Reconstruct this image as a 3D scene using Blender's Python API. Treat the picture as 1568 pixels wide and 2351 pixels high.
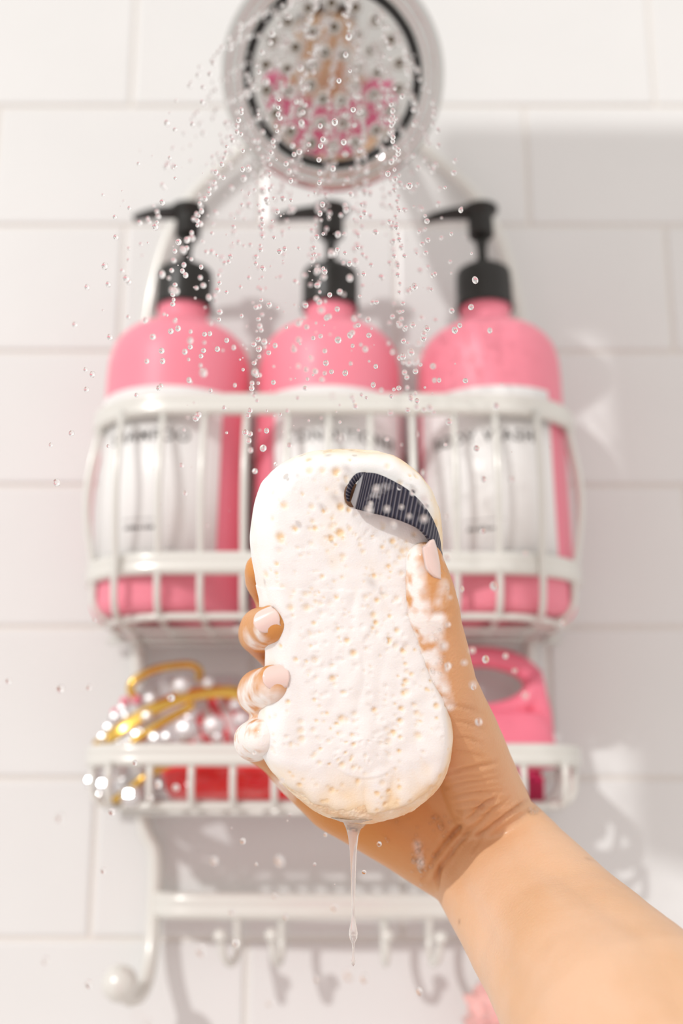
import bpy, bmesh, math, random
import numpy as np
from mathutils import Vector, Matrix, noise, Quaternion
from mathutils.bvhtree import BVHTree

for o in list(bpy.data.objects): bpy.data.objects.remove(o)
SC = bpy.context.scene
COL = SC.collection
random.seed(7)
PI = math.pi

# ------------------------------------------------------------------ camera
CAMZ = 1.55
DW = 0.807                       # camera to tiled wall
FPX, CX, CY = 2700.0, 784.0, 1175.5
TH = math.radians(14.2)
CAM = Vector((0, -DW, CAMZ))
FWD = Vector((0, math.cos(TH), math.sin(TH)))
UP = Vector((0, -math.sin(TH), math.cos(TH)))
RIGHT = Vector((1, 0, 0))
cd = bpy.data.cameras.new('camera')
cd.sensor_fit = 'VERTICAL'; cd.sensor_height = 36.0; cd.sensor_width = 24.0
cd.lens = 36.0 * FPX / 2351.0
cd.clip_start = 0.02
cd.dof.use_dof = True
cd.dof.focus_distance = 0.445
cd.dof.aperture_fstop = 4.6
cam = bpy.data.objects.new('camera', cd); COL.objects.link(cam)
cam.location = CAM
cam.rotation_euler = (PI / 2 + TH, 0, 0)
SC.camera = cam

# ------------------------------------------------------------------ light
w = bpy.data.worlds.new('world'); SC.world = w; w.use_nodes = True
bg = w.node_tree.nodes['Background']
bg.inputs[0].default_value = (1.0, 0.955, 0.92, 1); bg.inputs[1].default_value = 0.92
sd = bpy.data.lights.new('sun', 'SUN'); sd.energy = 1.5; sd.angle = math.radians(1.2)
sd.color = (1.0, 0.99, 0.97)
sun = bpy.data.objects.new('sun', sd); COL.objects.link(sun)
SUN_DIR = Vector((0.66, 1.0, -0.62)).normalized()
sun.rotation_mode = 'QUATERNION'
sun.rotation_quaternion = SUN_DIR.to_track_quat('-Z', 'Y')
sun.location = (-1.5, -2.5, 3.0)
SC.view_settings.view_transform = 'Standard'
try: SC.view_settings.look = 'None'
except Exception: pass
SC.view_settings.gamma = 1.0
SC.view_settings.use_curve_mapping = False
SC.view_settings.exposure = 0.0

# ------------------------------------------------------------------ helpers
def ray(u, v):
    return FWD + RIGHT * ((u - CX) / FPX) - UP * ((v - CY) / FPX)
def PZ(u, v, z):                 # point at depth z along the optical axis
    return CAM + ray(u, v) * z
def PY(u, v, y):                 # point on the plane y
    r = ray(u, v)
    return CAM + r * ((y - CAM.y) / r.y)
def zv(v, y): return PY(CX, v, y).z
def xu(u, v, y): return PY(u, v, y).x
def scale_at(v, y):              # metres per pixel
    r = ray(CX, v)
    return (y - CAM.y) / r.y / FPX

def tag(o, label=None, cat=None, group=None, kind=None):
    if label: o['label'] = label
    if cat: o['category'] = cat
    if group: o['group'] = group
    if kind: o['kind'] = kind
    return o
def empty(name, loc=(0, 0, 0), rot=None):
    o = bpy.data.objects.new(name, None); COL.objects.link(o)
    o.empty_display_size = 0.02
    o.location = loc
    if rot is not None:
        o.rotation_mode = 'QUATERNION'; o.rotation_quaternion = rot
    return o
def link(name, me, mat=None, parent=None, loc=None, smooth=True):
    o = bpy.data.objects.new(name, me); COL.objects.link(o)
    if mat is not None and len(me.materials) == 0:
        for m in (mat if isinstance(mat, (list, tuple)) else [mat]): me.materials.append(m)
    if smooth and len(me.polygons):
        me.polygons.foreach_set('use_smooth', [True] * len(me.polygons))
    if parent is not None: o.parent = parent
    if loc is not None: o.location = loc
    return o
class MB:
    """collects verts and faces of one mesh"""
    def __init__(s): s.v = []; s.f = []; s.mi = []
    def add(s, vs, fs, mi=0):
        n = len(s.v); s.v += [tuple(p) for p in vs]
        s.f += [tuple(i + n for i in f) for f in fs]; s.mi += [mi] * len(fs)
        return s
    def mesh(s, name, off=None):
        me = bpy.data.meshes.new(name)
        vs = s.v if off is None else [(p[0]-off[0], p[1]-off[1], p[2]-off[2]) for p in s.v]
        me.from_pydata(vs, [], s.f); me.update()
        if any(s.mi): me.polygons.foreach_set('material_index', s.mi)
        return me
    def build(s, name, mat, parent=None, smooth=True, off=None):
        if off is None and parent is not None and parent.type == 'EMPTY' and parent.rotation_mode != 'QUATERNION':
            off = parent.location
        elif off is None and parent is not None and parent.parent is not None and parent.parent.rotation_mode != 'QUATERNION':
            off = parent.parent.location
        return link(name, s.mesh(name, off), mat, parent, smooth=smooth)

def smooth_path(pts, n=8, closed=False):
    """Catmull-Rom through pts"""
    pts = [Vector(p) for p in pts]; N = len(pts); out = []
    rng = N if closed else N - 1
    for i in range(rng):
        if closed:
            p0, p1, p2, p3 = pts[(i-1) % N], pts[i], pts[(i+1) % N], pts[(i+2) % N]
        else:
            p0, p1, p2, p3 = pts[max(i-1, 0)], pts[i], pts[i+1], pts[min(i+2, N-1)]
        for k in range(n):
            t = k / n
            out.append(0.5 * ((2*p1) + (p2-p0)*t + (2*p0-5*p1+4*p2-p3)*t*t + (-p0+3*p1-3*p2+p3)*t**3))
    if not closed: out.append(pts[-1])
    return out
def frames(path, closed=False, ref=None):
    N = len(path); T = []
    for i in range(N):
        a = path[(i-1) % N] if (closed or i > 0) else path[i]
        b = path[(i+1) % N] if (closed or i < N-1) else path[i]
        T.append((b - a).normalized())
    if ref is not None:
        out = []
        for t in T:
            b = ref - t * ref.dot(t)
            b = b.normalized(); out.append((t.cross(b), b))
        return out
    n = T[0].orthogonal().normalized(); out = []
    for i in range(N):
        n = (n - T[i] * n.dot(T[i])).normalized()
        out.append((n, T[i].cross(n)))
    return out
def sweep(mb, path, prof, closed=False, ref=None, scales=None, caps=True, mi=0):
    path = [Vector(p) for p in path]
    fr = frames(path, closed, ref); K = len(prof); vs = []; fs = []
    for i, p in enumerate(path):
        s = scales[i] if scales is not None else 1.0
        n, b = fr[i]
        for (a, c) in prof: vs.append(p + n * (a * s) + b * (c * s))
    N = len(path)
    for i in range(N if closed else N - 1):
        j = (i + 1) % N
        for k in range(K):
            l = (k + 1) % K
            fs.append((i*K+k, i*K+l, j*K+l, j*K+k))
    if not closed and caps:
        fs.append(tuple(range(K-1, -1, -1))); fs.append(tuple((N-1)*K + k for k in range(K)))
    return mb.add(vs, fs, mi)
def circ(r, n=10): return [(r*math.cos(2*PI*k/n), r*math.sin(2*PI*k/n)) for k in range(n)]
def tube(mb, path, r, n=10, closed=False, mi=0):
    if isinstance(r, (list, tuple)):
        return sweep(mb, path, circ(1.0, n), closed, scales=list(r), mi=mi)
    return sweep(mb, path, circ(r, n), closed, mi=mi)
def lathe(mb, prof, n=48, M=None, cap=True, mi=0):
    """prof: (r, z) from bottom to top"""
    vs = []; fs = []
    for (r, z) in prof:
        for k in range(n):
            a = 2*PI*k/n
            p = Vector((r*math.cos(a), r*math.sin(a), z))
            vs.append(M @ p if M is not None else p)
    for i in range(len(prof)-1):
        for k in range(n):
            l = (k+1) % n
            fs.append((i*n+k, i*n+l, (i+1)*n+l, (i+1)*n+k))
    if cap:
        if prof[0][0] > 1e-6: fs.append(tuple(range(n-1, -1, -1)))
        if prof[-1][0] > 1e-6: fs.append(tuple((len(prof)-1)*n + k for k in range(n)))
    return mb.add(vs, fs, mi)
def ball(mb, c, r, nu=16, nv=10, M=None, mi=0):
    prof = [(max(1e-5, r*math.sin(PI*i/nv)), -r*math.cos(PI*i/nv)) for i in range(nv+1)]
    T = Matrix.Translation(Vector(c))
    return lathe(mb, prof, nu, T @ M if M is not None else T, cap=False, mi=mi)
def rrect(hw, hh, r, n=5):
    out = []
    for cx, cy, a0 in ((hw-r, hh-r, 0), (-hw+r, hh-r, 90), (-hw+r, -hh+r, 180), (hw-r, -hh+r, 270)):
        for k in range(n+1):
            a = math.radians(a0 + 90*k/n); out.append((cx + r*math.cos(a), cy + r*math.sin(a)))
    return out

# ------------------------------------------------------------------ materials
def mat(name, col, rough=0.5, metal=0.0, spec=0.5, trans=0.0, ior=1.45, coat=0.0, sss=0.0, sssr=(1, .4, .25), ssss=0.005, alpha=1.0):
    m = bpy.data.materials.new(name); m.use_nodes = True
    b = m.node_tree.nodes['Principled BSDF']
    b.inputs['Base Color'].default_value = (*col, 1)
    b.inputs['Roughness'].default_value = rough
    b.inputs['Metallic'].default_value = metal
    b.inputs['Specular IOR Level'].default_value = spec
    b.inputs['Transmission Weight'].default_value = trans
    b.inputs['IOR'].default_value = ior
    b.inputs['Coat Weight'].default_value = coat
    b.inputs['Coat Roughness'].default_value = 0.08
    b.inputs['Subsurface Weight'].default_value = sss
    b.inputs['Subsurface Radius'].default_value = sssr
    b.inputs['Subsurface Scale'].default_value = ssss
    b.inputs['Alpha'].default_value = alpha
    return m
def nd(m, t, **kw):
    n = m.node_tree.nodes.new(t)
    for k, v in kw.items():
        if hasattr(n, k): setattr(n, k, v)
        else: n.inputs[k].default_value = v
    return n
def lk(m, a, b): m.node_tree.links.new(a, b)
def bsdf(m): return m.node_tree.nodes['Principled BSDF']
def noise_tint(m, c1, c2, scale, detail=3, lo=0.35, hi=0.65):
    tc = nd(m, 'ShaderNodeTexCoord'); n = nd(m, 'ShaderNodeTexNoise', Scale=scale, Detail=detail)
    lk(m, tc.outputs['Object'], n.inputs['Vector'])
    r = nd(m, 'ShaderNodeValToRGB')
    r.color_ramp.elements[0].position = lo; r.color_ramp.elements[0].color = (*c1, 1)
    r.color_ramp.elements[1].position = hi; r.color_ramp.elements[1].color = (*c2, 1)
    lk(m, n.outputs['Fac'], r.inputs[0]); lk(m, r.outputs[0], bsdf(m).inputs['Base Color'])
    return r
def noise_bump(m, scale, strength, dist, detail=4, coord='Object'):
    tc = nd(m, 'ShaderNodeTexCoord'); n = nd(m, 'ShaderNodeTexNoise', Scale=scale, Detail=detail)
    lk(m, tc.outputs[coord], n.inputs['Vector'])
    b = nd(m, 'ShaderNodeBump', Strength=strength, Distance=dist)
    lk(m, n.outputs['Fac'], b.inputs['Height']); lk(m, b.outputs[0], bsdf(m).inputs['Normal'])
    return b

M_tile = mat('glazed_tile', (0.765, 0.765, 0.755), 0.22); noise_tint(M_tile, (0.755, 0.755, 0.745), (0.775, 0.775, 0.765), 9)
noise_bump(M_tile, 14, 0.08, 0.004, 2)
M_grout = mat('grout', (0.78, 0.745, 0.70), 0.85); noise_bump(M_grout, 400, 0.3, 0.0006)
M_floor = mat('floor_tile', (0.62, 0.60, 0.58), 0.4); noise_tint(M_floor, (0.58, .56, .54), (.66, .64, .62), 6)
M_chrome = mat('chrome', (0.60, 0.595, 0.58), 0.07, 1.0)
M_face = mat('mirror_chrome', (0.62, 0.61, 0.59), 0.05, 1.0)
M_gasket = mat('dark_gasket', (0.03, 0.03, 0.03), 0.45)
M_rubber = mat('grey_silicone', (0.55, 0.53, 0.50), 0.35)
M_hole = mat('nozzle_hole', (0.09, 0.06, 0.025), 0.6)
M_wire = mat('pearl_white_metal', (0.74, 0.73, 0.685), 0.28, 0.12, 0.6, coat=0.3)
M_pink = mat('pink_plastic', (0.88, 0.265, 0.345), 0.42, sss=0.08, sssr=(1, .3, .3), ssss=0.004)
M_black = mat('black_plastic', (0.016, 0.015, 0.013), 0.36)
M_label = mat('white_label', (0.86, 0.85, 0.84), 0.35)
M_ink = mat('label_ink', (0.10, 0.09, 0.085), 0.6)
M_hand = mat('rose_plastic', (0.88, 0.21, 0.30), 0.4, sss=0.05)
M_magenta = mat('magenta_plastic', (0.62, 0.03, 0.12), 0.4)
M_gold = mat('gold_metal', (0.83, 0.53, 0.12), 0.2, 1.0)
M_red = mat('red_soap', (0.98, 0.018, 0.022), 0.35, sss=0.1)
M_navyknit = mat('navy_fabric', (0.02, 0.025, 0.06), 0.8)
M_pinkknit = mat('pink_fabric', (0.85, 0.09, 0.28), 0.8)
M_hair = mat('brown_hair', (0.05, 0.025, 0.015), 0.5)

# ------------------------------------------------------------------ setting
T = DW / 7.95
Z0 = CAMZ - 0.80 * T
wallmb = MB()
wx0, wx1 = -1.1, 1.1
wallmb.add([(wx0, 0.0, 0), (wx1, 0.0, 0), (wx1, 0.0, 2.6), (wx0, 0.0, 2.6), (wx0, .08, 0), (wx1, .08, 0), (wx1, .08, 2.6), (wx0, .08, 2.6)],
           [(0, 1, 2, 3), (5, 4, 7, 6), (4, 0, 3, 7), (1, 5, 6, 2), (3, 2, 6, 7), (4, 5, 1, 0)])
wall = wallmb.build('wall_back', M_grout, smooth=False)
tag(wall, 'white glazed tile wall behind the shower caddy', kind='structure')
def tile_mesh(wd, ht):
    g = 0.0028; b = 0.0022; hw, hh = wd/2 - g/2, ht/2 - g/2
    mb = MB(); vs = []; fs = []
    levels = [(0, 0.0005), (0, -0.0006), (b*.35, -0.0014), (b, -0.0018)]
    for ins, y in levels:
        for sx, sz in ((-1, -1), (1, -1), (1, 1), (-1, 1)):
            vs.append((sx*(hw-ins), y, sz*(hh-ins)))
    for i in range(len(levels)-1):
        for k in range(4):
            l = (k+1) % 4; fs.append((i*4+k, i*4+l, (i+1)*4+l, (i+1)*4+k))
    n = (len(levels)-1)*4; fs.append((n, n+1, n+2, n+3))
    return mb.add(vs, fs).mesh('tile')
tm = tile_mesh(2*T, T)
tm.materials.append(M_tile)
for row in range(-3, 11):
    zc = Z0 + (row + 0.5) * T
    if zc + T/2 > 2.6 or zc - T/2 < 0: continue
    off = -1.605 * T + (T if row % 2 else 0)
    for k in range(-3, 4):
        xc = off + (2*k + 1) * T
        if abs(xc) > 0.66: continue
        o = bpy.data.objects.new('tile', tm); COL.objects.link(o); o.parent = wall
        o.location = (xc, 0.0, zc)
        o.rotation_euler = (random.uniform(-.003, .003), 0, random.uniform(-.003, .003))
fl = MB().add([(-1.1, -2.2, 0), (1.1, -2.2, 0), (1.1, 0, 0), (-1.1, 0, 0), (-1.1, -2.2, -.08), (1.1, -2.2, -.08), (1.1, 0, -.08), (-1.1, 0, -.08)],
              [(0, 1, 2, 3), (5, 4, 7, 6), (4, 5, 1, 0), (6, 7, 3, 2), (1, 5, 6, 2), (4, 0, 3, 7)]).build('floor', M_floor, smooth=False)
tag(fl, 'pale shower floor below the caddy wall', kind='structure')

# ------------------------------------------------------------------ added rail with towels, out of frame, placed to shade the wall's right
M_shade_towel = mat('white_towel', (.80, .78, .76), .9); noise_bump(M_shade_towel, 700, .6, .001)
YT, ZT = -.70, CAMZ + .925
rail = tag(empty('towel_rail', (.5, 0, ZT)), 'L-shaped chrome towel rail fixed high on the tiled wall', 'rail')
tube(MB(), smooth_path([(.5, -.002, ZT), (.5, -.3, ZT), (.5, YT + .05, ZT), (.485, YT + .015, ZT), (.45, YT, ZT), (.2, YT, ZT), (-.385, YT, ZT)], 6), .008, 12).build('bar', M_chrome, rail)
lathe(MB(), [(.03, 0), (.03, .004), (.012, .012), (.009, .02)], 24, M=Matrix.Translation((.5, -.002, ZT)) @ Matrix.Rotation(PI/2, 4, 'X')).build('flange', M_chrome, rail)
def towel(name, x0, x1, drop_f, drop_b, label):
    vs = []; fs = []; nx = 26
    prof = [(-.011, -drop_f + drop_f*k/14) for k in range(14)] + [(-.011*math.cos(a), .011*math.sin(a)) for a in np.linspace(0, PI, 7)] + [(.011, -drop_b*k/14) for k in range(1, 15)]
    for j in range(nx+1):
        x = x0 + (x1-x0)*j/nx
        for (y, z) in prof:
            f = max(0, -z)/.5
            vs.append((x + .006*f*math.sin(5*z/.3 + j), YT + y + f*.012*math.sin(j*1.1 + 2) * (1 if y < 0 else .8), ZT + z + (.004*math.sin(j*.7) if z < -.1 else 0)))
    K = len(prof)
    for j in range(nx):
        for k in range(K-1): fs.append((j*K+k, (j+1)*K+k, (j+1)*K+k+1, j*K+k+1))
    o = MB().add(vs, fs).build(name, M_shade_towel); md = o.modifiers.new('thickness', 'SOLIDIFY'); md.thickness = .004; md.offset = 1
    return tag(o, label, 'towel')
towel('bath_towel', -.260, -.06, .52, .46, 'long white towel draped over the high chrome rail')
towel('wash_cloth', -.376, -.263, .15, .13, 'short white wash cloth on the end of the high chrome rail')

# ------------------------------------------------------------------ shower head
HC = PY(764, 176, -0.2)
HN = (CAM - HC).normalized()
HN = (HN + Vector((0.01, 0, 0.02))).normalized()
HQ = HN.to_track_quat('Z', 'Y')
head = tag(empty('shower', HC, HQ), 'chrome shower with round spraying head above the caddy', 'shower')
hs = scale_at(176, -0.2)
RO = 258 * hs; RI = 201 * hs
mb = MB()
ringp = [(RI*.985, -.004), (RI, -.0005), (RI*1.03, .0022), (RI*1.09, .0032), (RI*1.10, .0024), (RI*1.125, .0026), (RI*1.16, .0046), (RI*1.21, .0046), (RO*.975, .003), (RO*.995, .0003), (RO, -.003), (RO*.99, -.007), (RO*.95, -.012), (RO*.80, -.019), (RO*.55, -.028), (RO*.33, -.036), (RO*.27, -.046), (RO*.25, -.055), (.002, -.056)]
lathe(mb, ringp, 96, cap=False).build('shower_head', M_chrome, head, off=(0, 0, 0))
hous = [c for c in COL.objects if c.name == 'shower_head'][0]
mb = MB(); lathe(mb, [(RI*.925, -.0036), (RI*.93, -.0006), (RI*.955, .0002), (RI*.985, -.0004), (RI*.99, -.0036)], 96, cap=False).build('gasket', M_gasket, hous, off=(0, 0, 0))
mb = MB(); lathe(mb, [(RI*.94, -.004)] + [(max(1e-5, RI*.935*math.cos(t)), -.0018 + .0022*math.sin(t)) for t in np.linspace(0, PI/2, 14)], 96, cap=False)
mb.build('face_plate', M_face, hous, off=(0, 0, 0))
nb = MB()
lathe(nb, [(.0043, -.0008), (.0042, .0006), (.0034, .0020), (.0029, .0024), (.0024, .0022), (.0022, .0012)], 20, cap=False, mi=0)
lathe(nb, [(.0023, .0014), (1e-5, .0011)], 20, cap=False, mi=1)
nm = nb.mesh('nozzle'); nm.materials.append(M_rubber); nm.materials.append(M_hole)
nm.polygons.foreach_set('use_smooth', [True]*len(nm.polygons))
NOZ = []
for ring_r, cnt, ph in ((55, 8, .35), (105, 13, .1), (155, 18, .2)):
    for k in range(cnt):
        a = 2*PI*k/cnt + ph; r = ring_r * hs
        o = bpy.data.objects.new('nozzle', nm); COL.objects.link(o); o.parent = hous
        rr = r/(RI*.935)
        o.location = (r*math.cos(a), r*math.sin(a), -.0018 + .0022*math.sqrt(max(0, 1-rr*rr)))
        NOZ.append((r*math.cos(a), r*math.sin(a)))
HM = Matrix.Translation(HC) @ HQ.to_matrix().to_4x4()
back = HM @ Vector((0, 0, -.056))
# swivel ball and arm
HI = HM.inverted()
mb = MB(); tube(mb, [HI @ p for p in smooth_path([HM @ Vector((0, 0, -.05)), HM @ Vector((0, 0, -.075)), Vector((back.x, back.y + .05, back.z + .055)), Vector((back.x, back.y + .09, back.z + .09)), Vector((back.x, -.03, back.z + .125)), Vector((back.x, -.004, back.z + .13))], 8)], .0105, 16)
pipe = mb.build('shower_arm', M_chrome, head, off=(0, 0, 0))
lathe(MB(), [(.034, 0), (.034, .003), (.026, .010), (.014, .013), (.011, .02)], 32, M=HI @ Matrix.Translation((back.x, -.004, back.z+.13)) @ Matrix.Rotation(PI/2, 4, 'X')).build('flange', M_chrome, pipe, off=(0, 0, 0))

# ------------------------------------------------------------------ caddy
XC = xu(766, 930, -.125)
caddy = tag(empty('shower_caddy', (XC, -.012, zv(2280, -.03))), 'pearl white wire shower caddy hanging against the white tiles', 'caddy')
def peanut(r=.0036, s=.0034, n=7):
    out = []
    for k in range(n+1):
        a = -PI*0.5+.5 + (PI*1.0-1.0 + 0) * 0
        ang = -PI/2 + .0
    # upper circle right->left then lower circle left->right, pinched in the middle
    for k in range(2*n):
        a = math.radians(-28 + 236*k/(2*n-1)); out.append((r*math.cos(a), s + r*math.sin(a)))
    for k in range(2*n):
        a = math.radians(152 + 236*k/(2*n-1)); out.append((r*math.cos(a), -s + r*math.sin(a)))
    return out
def plan(hw, yf, rc, yb=-.014, n=8):
    pts = [Vector((XC - hw, yb, 0)), Vector((XC - hw, (yb + yf + rc)/2, 0))]
    for k in range(n+1):
        a = PI + (PI/2)*k/n
        pts.append(Vector((XC - hw + rc + rc*math.cos(a), yf + rc + rc*math.sin(a), 0)))
    for q in (-.5, 0, .5): pts.append(Vector((XC + q*(hw-rc)*1.2, yf - .0015*(1-abs(q)), 0)))
    for k in range(n+1):
        a = 1.5*PI + (PI/2)*k/n
        pts.append(Vector((XC + hw - rc + rc*math.cos(a), yf + rc + rc*math.sin(a), 0)))
    pts += [Vector((XC + hw, (yb + yf + rc)/2, 0)), Vector((XC + hw, yb, 0))]
    return pts
ZUP = Vector((0, 0, 1))
YF1, YF2 = -.125, -.105
zt1, zm1, zb1 = zv(929, YF1), zv(1293, YF1), zv(1409, YF1)
HW1 = 574 * scale_at(929, YF1)
for z in (zt1, zm1):
    mb = MB(); p = [v + Vector((0, 0, z)) for v in plan(HW1, YF1, .052)]
    sweep(mb, p, peanut(), ref=ZUP).build('rail', M_wire, caddy)
zt2, zb2 = zv(1733, YF2), zv(1850, YF2)
HW2 = 582 * scale_at(1733, YF2)
mb = MB(); sweep(mb, [v + Vector((0, 0, zt2)) for v in plan(HW2, YF2, .036)], peanut(.0034, .0033), ref=ZUP).build('rail', M_wire, caddy)
WR = .0021
XW0 = xu(755, 1100, YF1); DX1 = 96.3 * scale_at(1100, YF1)
BOT1 = []
def arc_down(p, inward, z, zb, r, ye):
    """from p down then curve inward along the floor"""
    out = []
    for k in range(9):
        a = (PI/2)*k/8
        q = p + inward * (r - r*math.cos(a)); q.z = zb + r - r*math.sin(a); out.append(q)
    return out
for i in range(11):
    x = XW0 + (i-5)*DX1; pth = []
    for k in range(9):
        t = k/8; pth.append(Vector((x, YF1 - .0085*math.sin(PI*t), zt1 - .004 + (zm1 - zt1 + .004)*t)))
    pth += [Vector((x, YF1 - .001, zm1 - .012))]
    pth += arc_down(Vector((x, YF1, 0)), Vector((0, 1, 0)), 0, zb1, .016, 0)
    pth.append(Vector((x, -.06, zb1 - .001))); pth.append(Vector((x, -.014, zb1)))
    tube(MB(), pth, WR, 8).build('wire', M_wire, caddy)
for sx in (-1, 1):
    for y in (-.066, -.022):
        x = XC + sx*HW1; pth = []
        for k in range(9):
            t = k/8; pth.append(Vector((x + sx*.0065*math.sin(PI*t), y, zt1 - .004 + (zm1 - zt1 + .004)*t)))
        pth += arc_down(Vector((x, y, 0)), Vector((-sx, 0, 0)), 0, zb1, .016, 0)
        tube(MB(), pth + [Vector((XC + sx*(HW1-.06), y, zb1))], WR*1.05, 8).build('wire', M_wire, caddy)
for hw, yf, rc, ztop, zmid, zbot, rr in ((HW1, YF1, .052, zt1, zm1, zb1, .016), (HW2, YF2, .036, zt2, None, zv(1850, YF2), .012)):
    for sx in (-1, 1):
        for ang in (28,):
            ca, sa_ = math.cos(math.radians(ang)), math.sin(math.radians(ang))
            out = Vector((sx*ca, -sa_, 0)); b = Vector((XC + sx*(hw - rc), yf + rc, 0)) + out*rc
            pth = []
            if zmid is not None:
                for k in range(9):
                    t = k/8; q = b + out*.0075*math.sin(PI*t); q.z = ztop - .004 + (zmid - ztop + .004)*t; pth.append(q)
            else: pth.append(Vector((b.x, b.y, ztop - .004)))
            tube(MB(), pth + arc_down(b, -out, 0, zbot, rr, 0) + [Vector((b.x - out.x*.045, b.y - out.y*.045, zbot))], WR, 8).build('wire', M_wire, caddy)
# bottom loop of the basket
p = [v + Vector((0, 0, zb1)) for v in plan(HW1 - .012, YF1 + .010, .045)]
tube(MB(), p, WR*1.1, 8).build('wire', M_wire, caddy)
for y in (-.085, -.055, -.025):
    tube(MB(), [Vector((XC - HW1 + .03, y, zb1 - .0035)), Vector((XC + HW1 - .03, y, zb1 - .0035))], WR, 8).build('wire', M_wire, caddy)
XW2 = xu(773, 1790, YF2); DX2 = 95.5 * scale_at(1790, YF2)
for i in range(12):
    x = XW2 + (i-5.5)*DX2
    pth = [Vector((x, YF2, zt2 - .004)), Vector((x, YF2 - .0005, zt2 - .012))] + arc_down(Vector((x, YF2, 0)), Vector((0, 1, 0)), 0, zb2, .012, 0)
    pth += [Vector((x, -.05, zb2)), Vector((x, -.014, zb2))]
    tube(MB(), pth, WR, 8).build('wire', M_wire, caddy)
for sx in (-1, 1):
    for y in (-.062, -.02):
        x = XC + sx*HW2
        pth = [Vector((x, y, zt2 - .004))] + arc_down(Vector((x - sx*.001, y, 0)), Vector((-sx, 0, 0)), 0, zb2, .018, 0) + [Vector((XC + sx*(HW2-.05), y, zb2))]
        tube(MB(), pth, WR*1.1, 8).build('wire', M_wire, caddy)
tube(MB(), [v + Vector((0, 0, zb2)) for v in plan(HW2 - .016, YF2 + .010, .03)], WR*1.2, 8).build('wire', M_wire, caddy)
for y in (-.075, -.045):
    tube(MB(), [Vector((XC - HW2 + .02, y, zb2 - .0035)), Vector((XC + HW2 - .02, y, zb2 - .0035))], WR, 8).build('wire', M_wire, caddy)
# side frames: pear loop, posts and J hooks
YB = -.0135
def mirror_u(u, v): return 2*766 - u
for side in (1, -1):
    pts = []
    for (u, v) in ((800, 60), (835, 130), (900, 250), (985, 352), (1090, 452), (1152, 565), (1190, 720), (1205, 900), (1212, 1150), (1214, 1500), (1210, 1750), (1200, 1900)):
        uu = u if side > 0 else mirror_u(u, v)
        pts.append(PY(uu, v, YB if v > 360 else YB - .03*(360-v)/300))
    ul = lambda u: u if side < 0 else mirror_u(u, 0)
    for (u, v, y) in ((356, 1960, -.014), (353, 2100, -.016), (345, 2200, -.022), (331, 2265, -.034), (310, 2292, -.046), (288, 2286, -.054), (277, 2262, -.058)):
        pts.append(PY(ul(u), v, y))
    tube(MB(), smooth_path(pts, 6), .0048, 12).build('frame_tube', M_wire, caddy)
    bb = PY(ul(275), 2258, -.061)
    ball(MB(), bb, .0108, 24, 16).build('ball_tip', M_wire, caddy)
# top saddle over the shower arm
pts = [PY(mirror_u(800, 0), 60, YB-.03), PY(740, 0, -.05), PY(766, -70, -.052), PY(792, 0, -.05), PY(800, 60, YB-.03)]
tube(MB(), smooth_path(pts, 6), .0048, 12).build('frame_tube', M_wire, caddy)
# back wires
for u in (560, 766, 972):
    tube(MB(), [Vector((xu(u, 1400, YB), YB, zt1)), Vector((xu(u, 1400, YB), YB, zb1))], WR, 8).build('wire', M_wire, caddy)
tube(MB(), [Vector((XC-HW1, YB, zb1)), Vector((XC+HW1, YB, zb1))], WR*1.2, 8).build('wire', M_wire, caddy)
tube(MB(), [Vector((XC-HW1, YB, zt1)), Vector((XC+HW1, YB, zt1))], WR*1.2, 8).build('wire', M_wire, caddy)
tube(MB(), [Vector((XC-HW2, YB, zb2)), Vector((XC+HW2, YB, zb2))], WR*1.2, 8).build('wire', M_wire, caddy)
# towel bar and four hooks
ybar = -.030
xl, xr = xu(362, 2085, -.016), xu(mirror_u(362, 0), 2085, -.016)
zbar = zv(2080, ybar)
bp = [Vector((xl, -.016, zbar)), Vector((xl + .006, -.024, zbar)), Vector((xl + .016, ybar, zbar))] + [Vector((xl + .016 + (xr-xl-.032)*k/6, ybar - .006*math.sin(PI*k/6), zbar)) for k in range(1, 6)] + [Vector((xr - .016, ybar, zbar)), Vector((xr - .006, -.024, zbar)), Vector((xr, -.016, zbar))]
sweep(MB(), smooth_path(bp, 4), peanut(.0042, .004), ref=ZUP).build('towel_bar', M_wire, caddy)
for (us, ub, vb) in ((545, 506, 2152), (647, 624, 2150), (882, 889, 2152), (986, 1012, 2157)):
    a = PY(us, 2100, ybar-.004); s = scale_at(2150, ybar)
    sx = -1 if us < 766 else 1
    dx = (ub-us)*s
    pth = smooth_path([a, PY(us, 2150, ybar-.003), PY(us, 2185, ybar - .006), PY(us + (ub-us)*.3, 2212, ybar-.013), PY(us + (ub-us)*.75, 2200, ybar-.021), PY(ub, vb, ybar-.025)], 6)
    hk = tube(MB(), pth, .0024, 8).build('hook', M_wire, caddy)
    ball(MB(), PY(ub, vb-3, ybar-.026), .0042, 14, 10).build('ball_tip', M_wire, hk, off=caddy.location)

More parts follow.
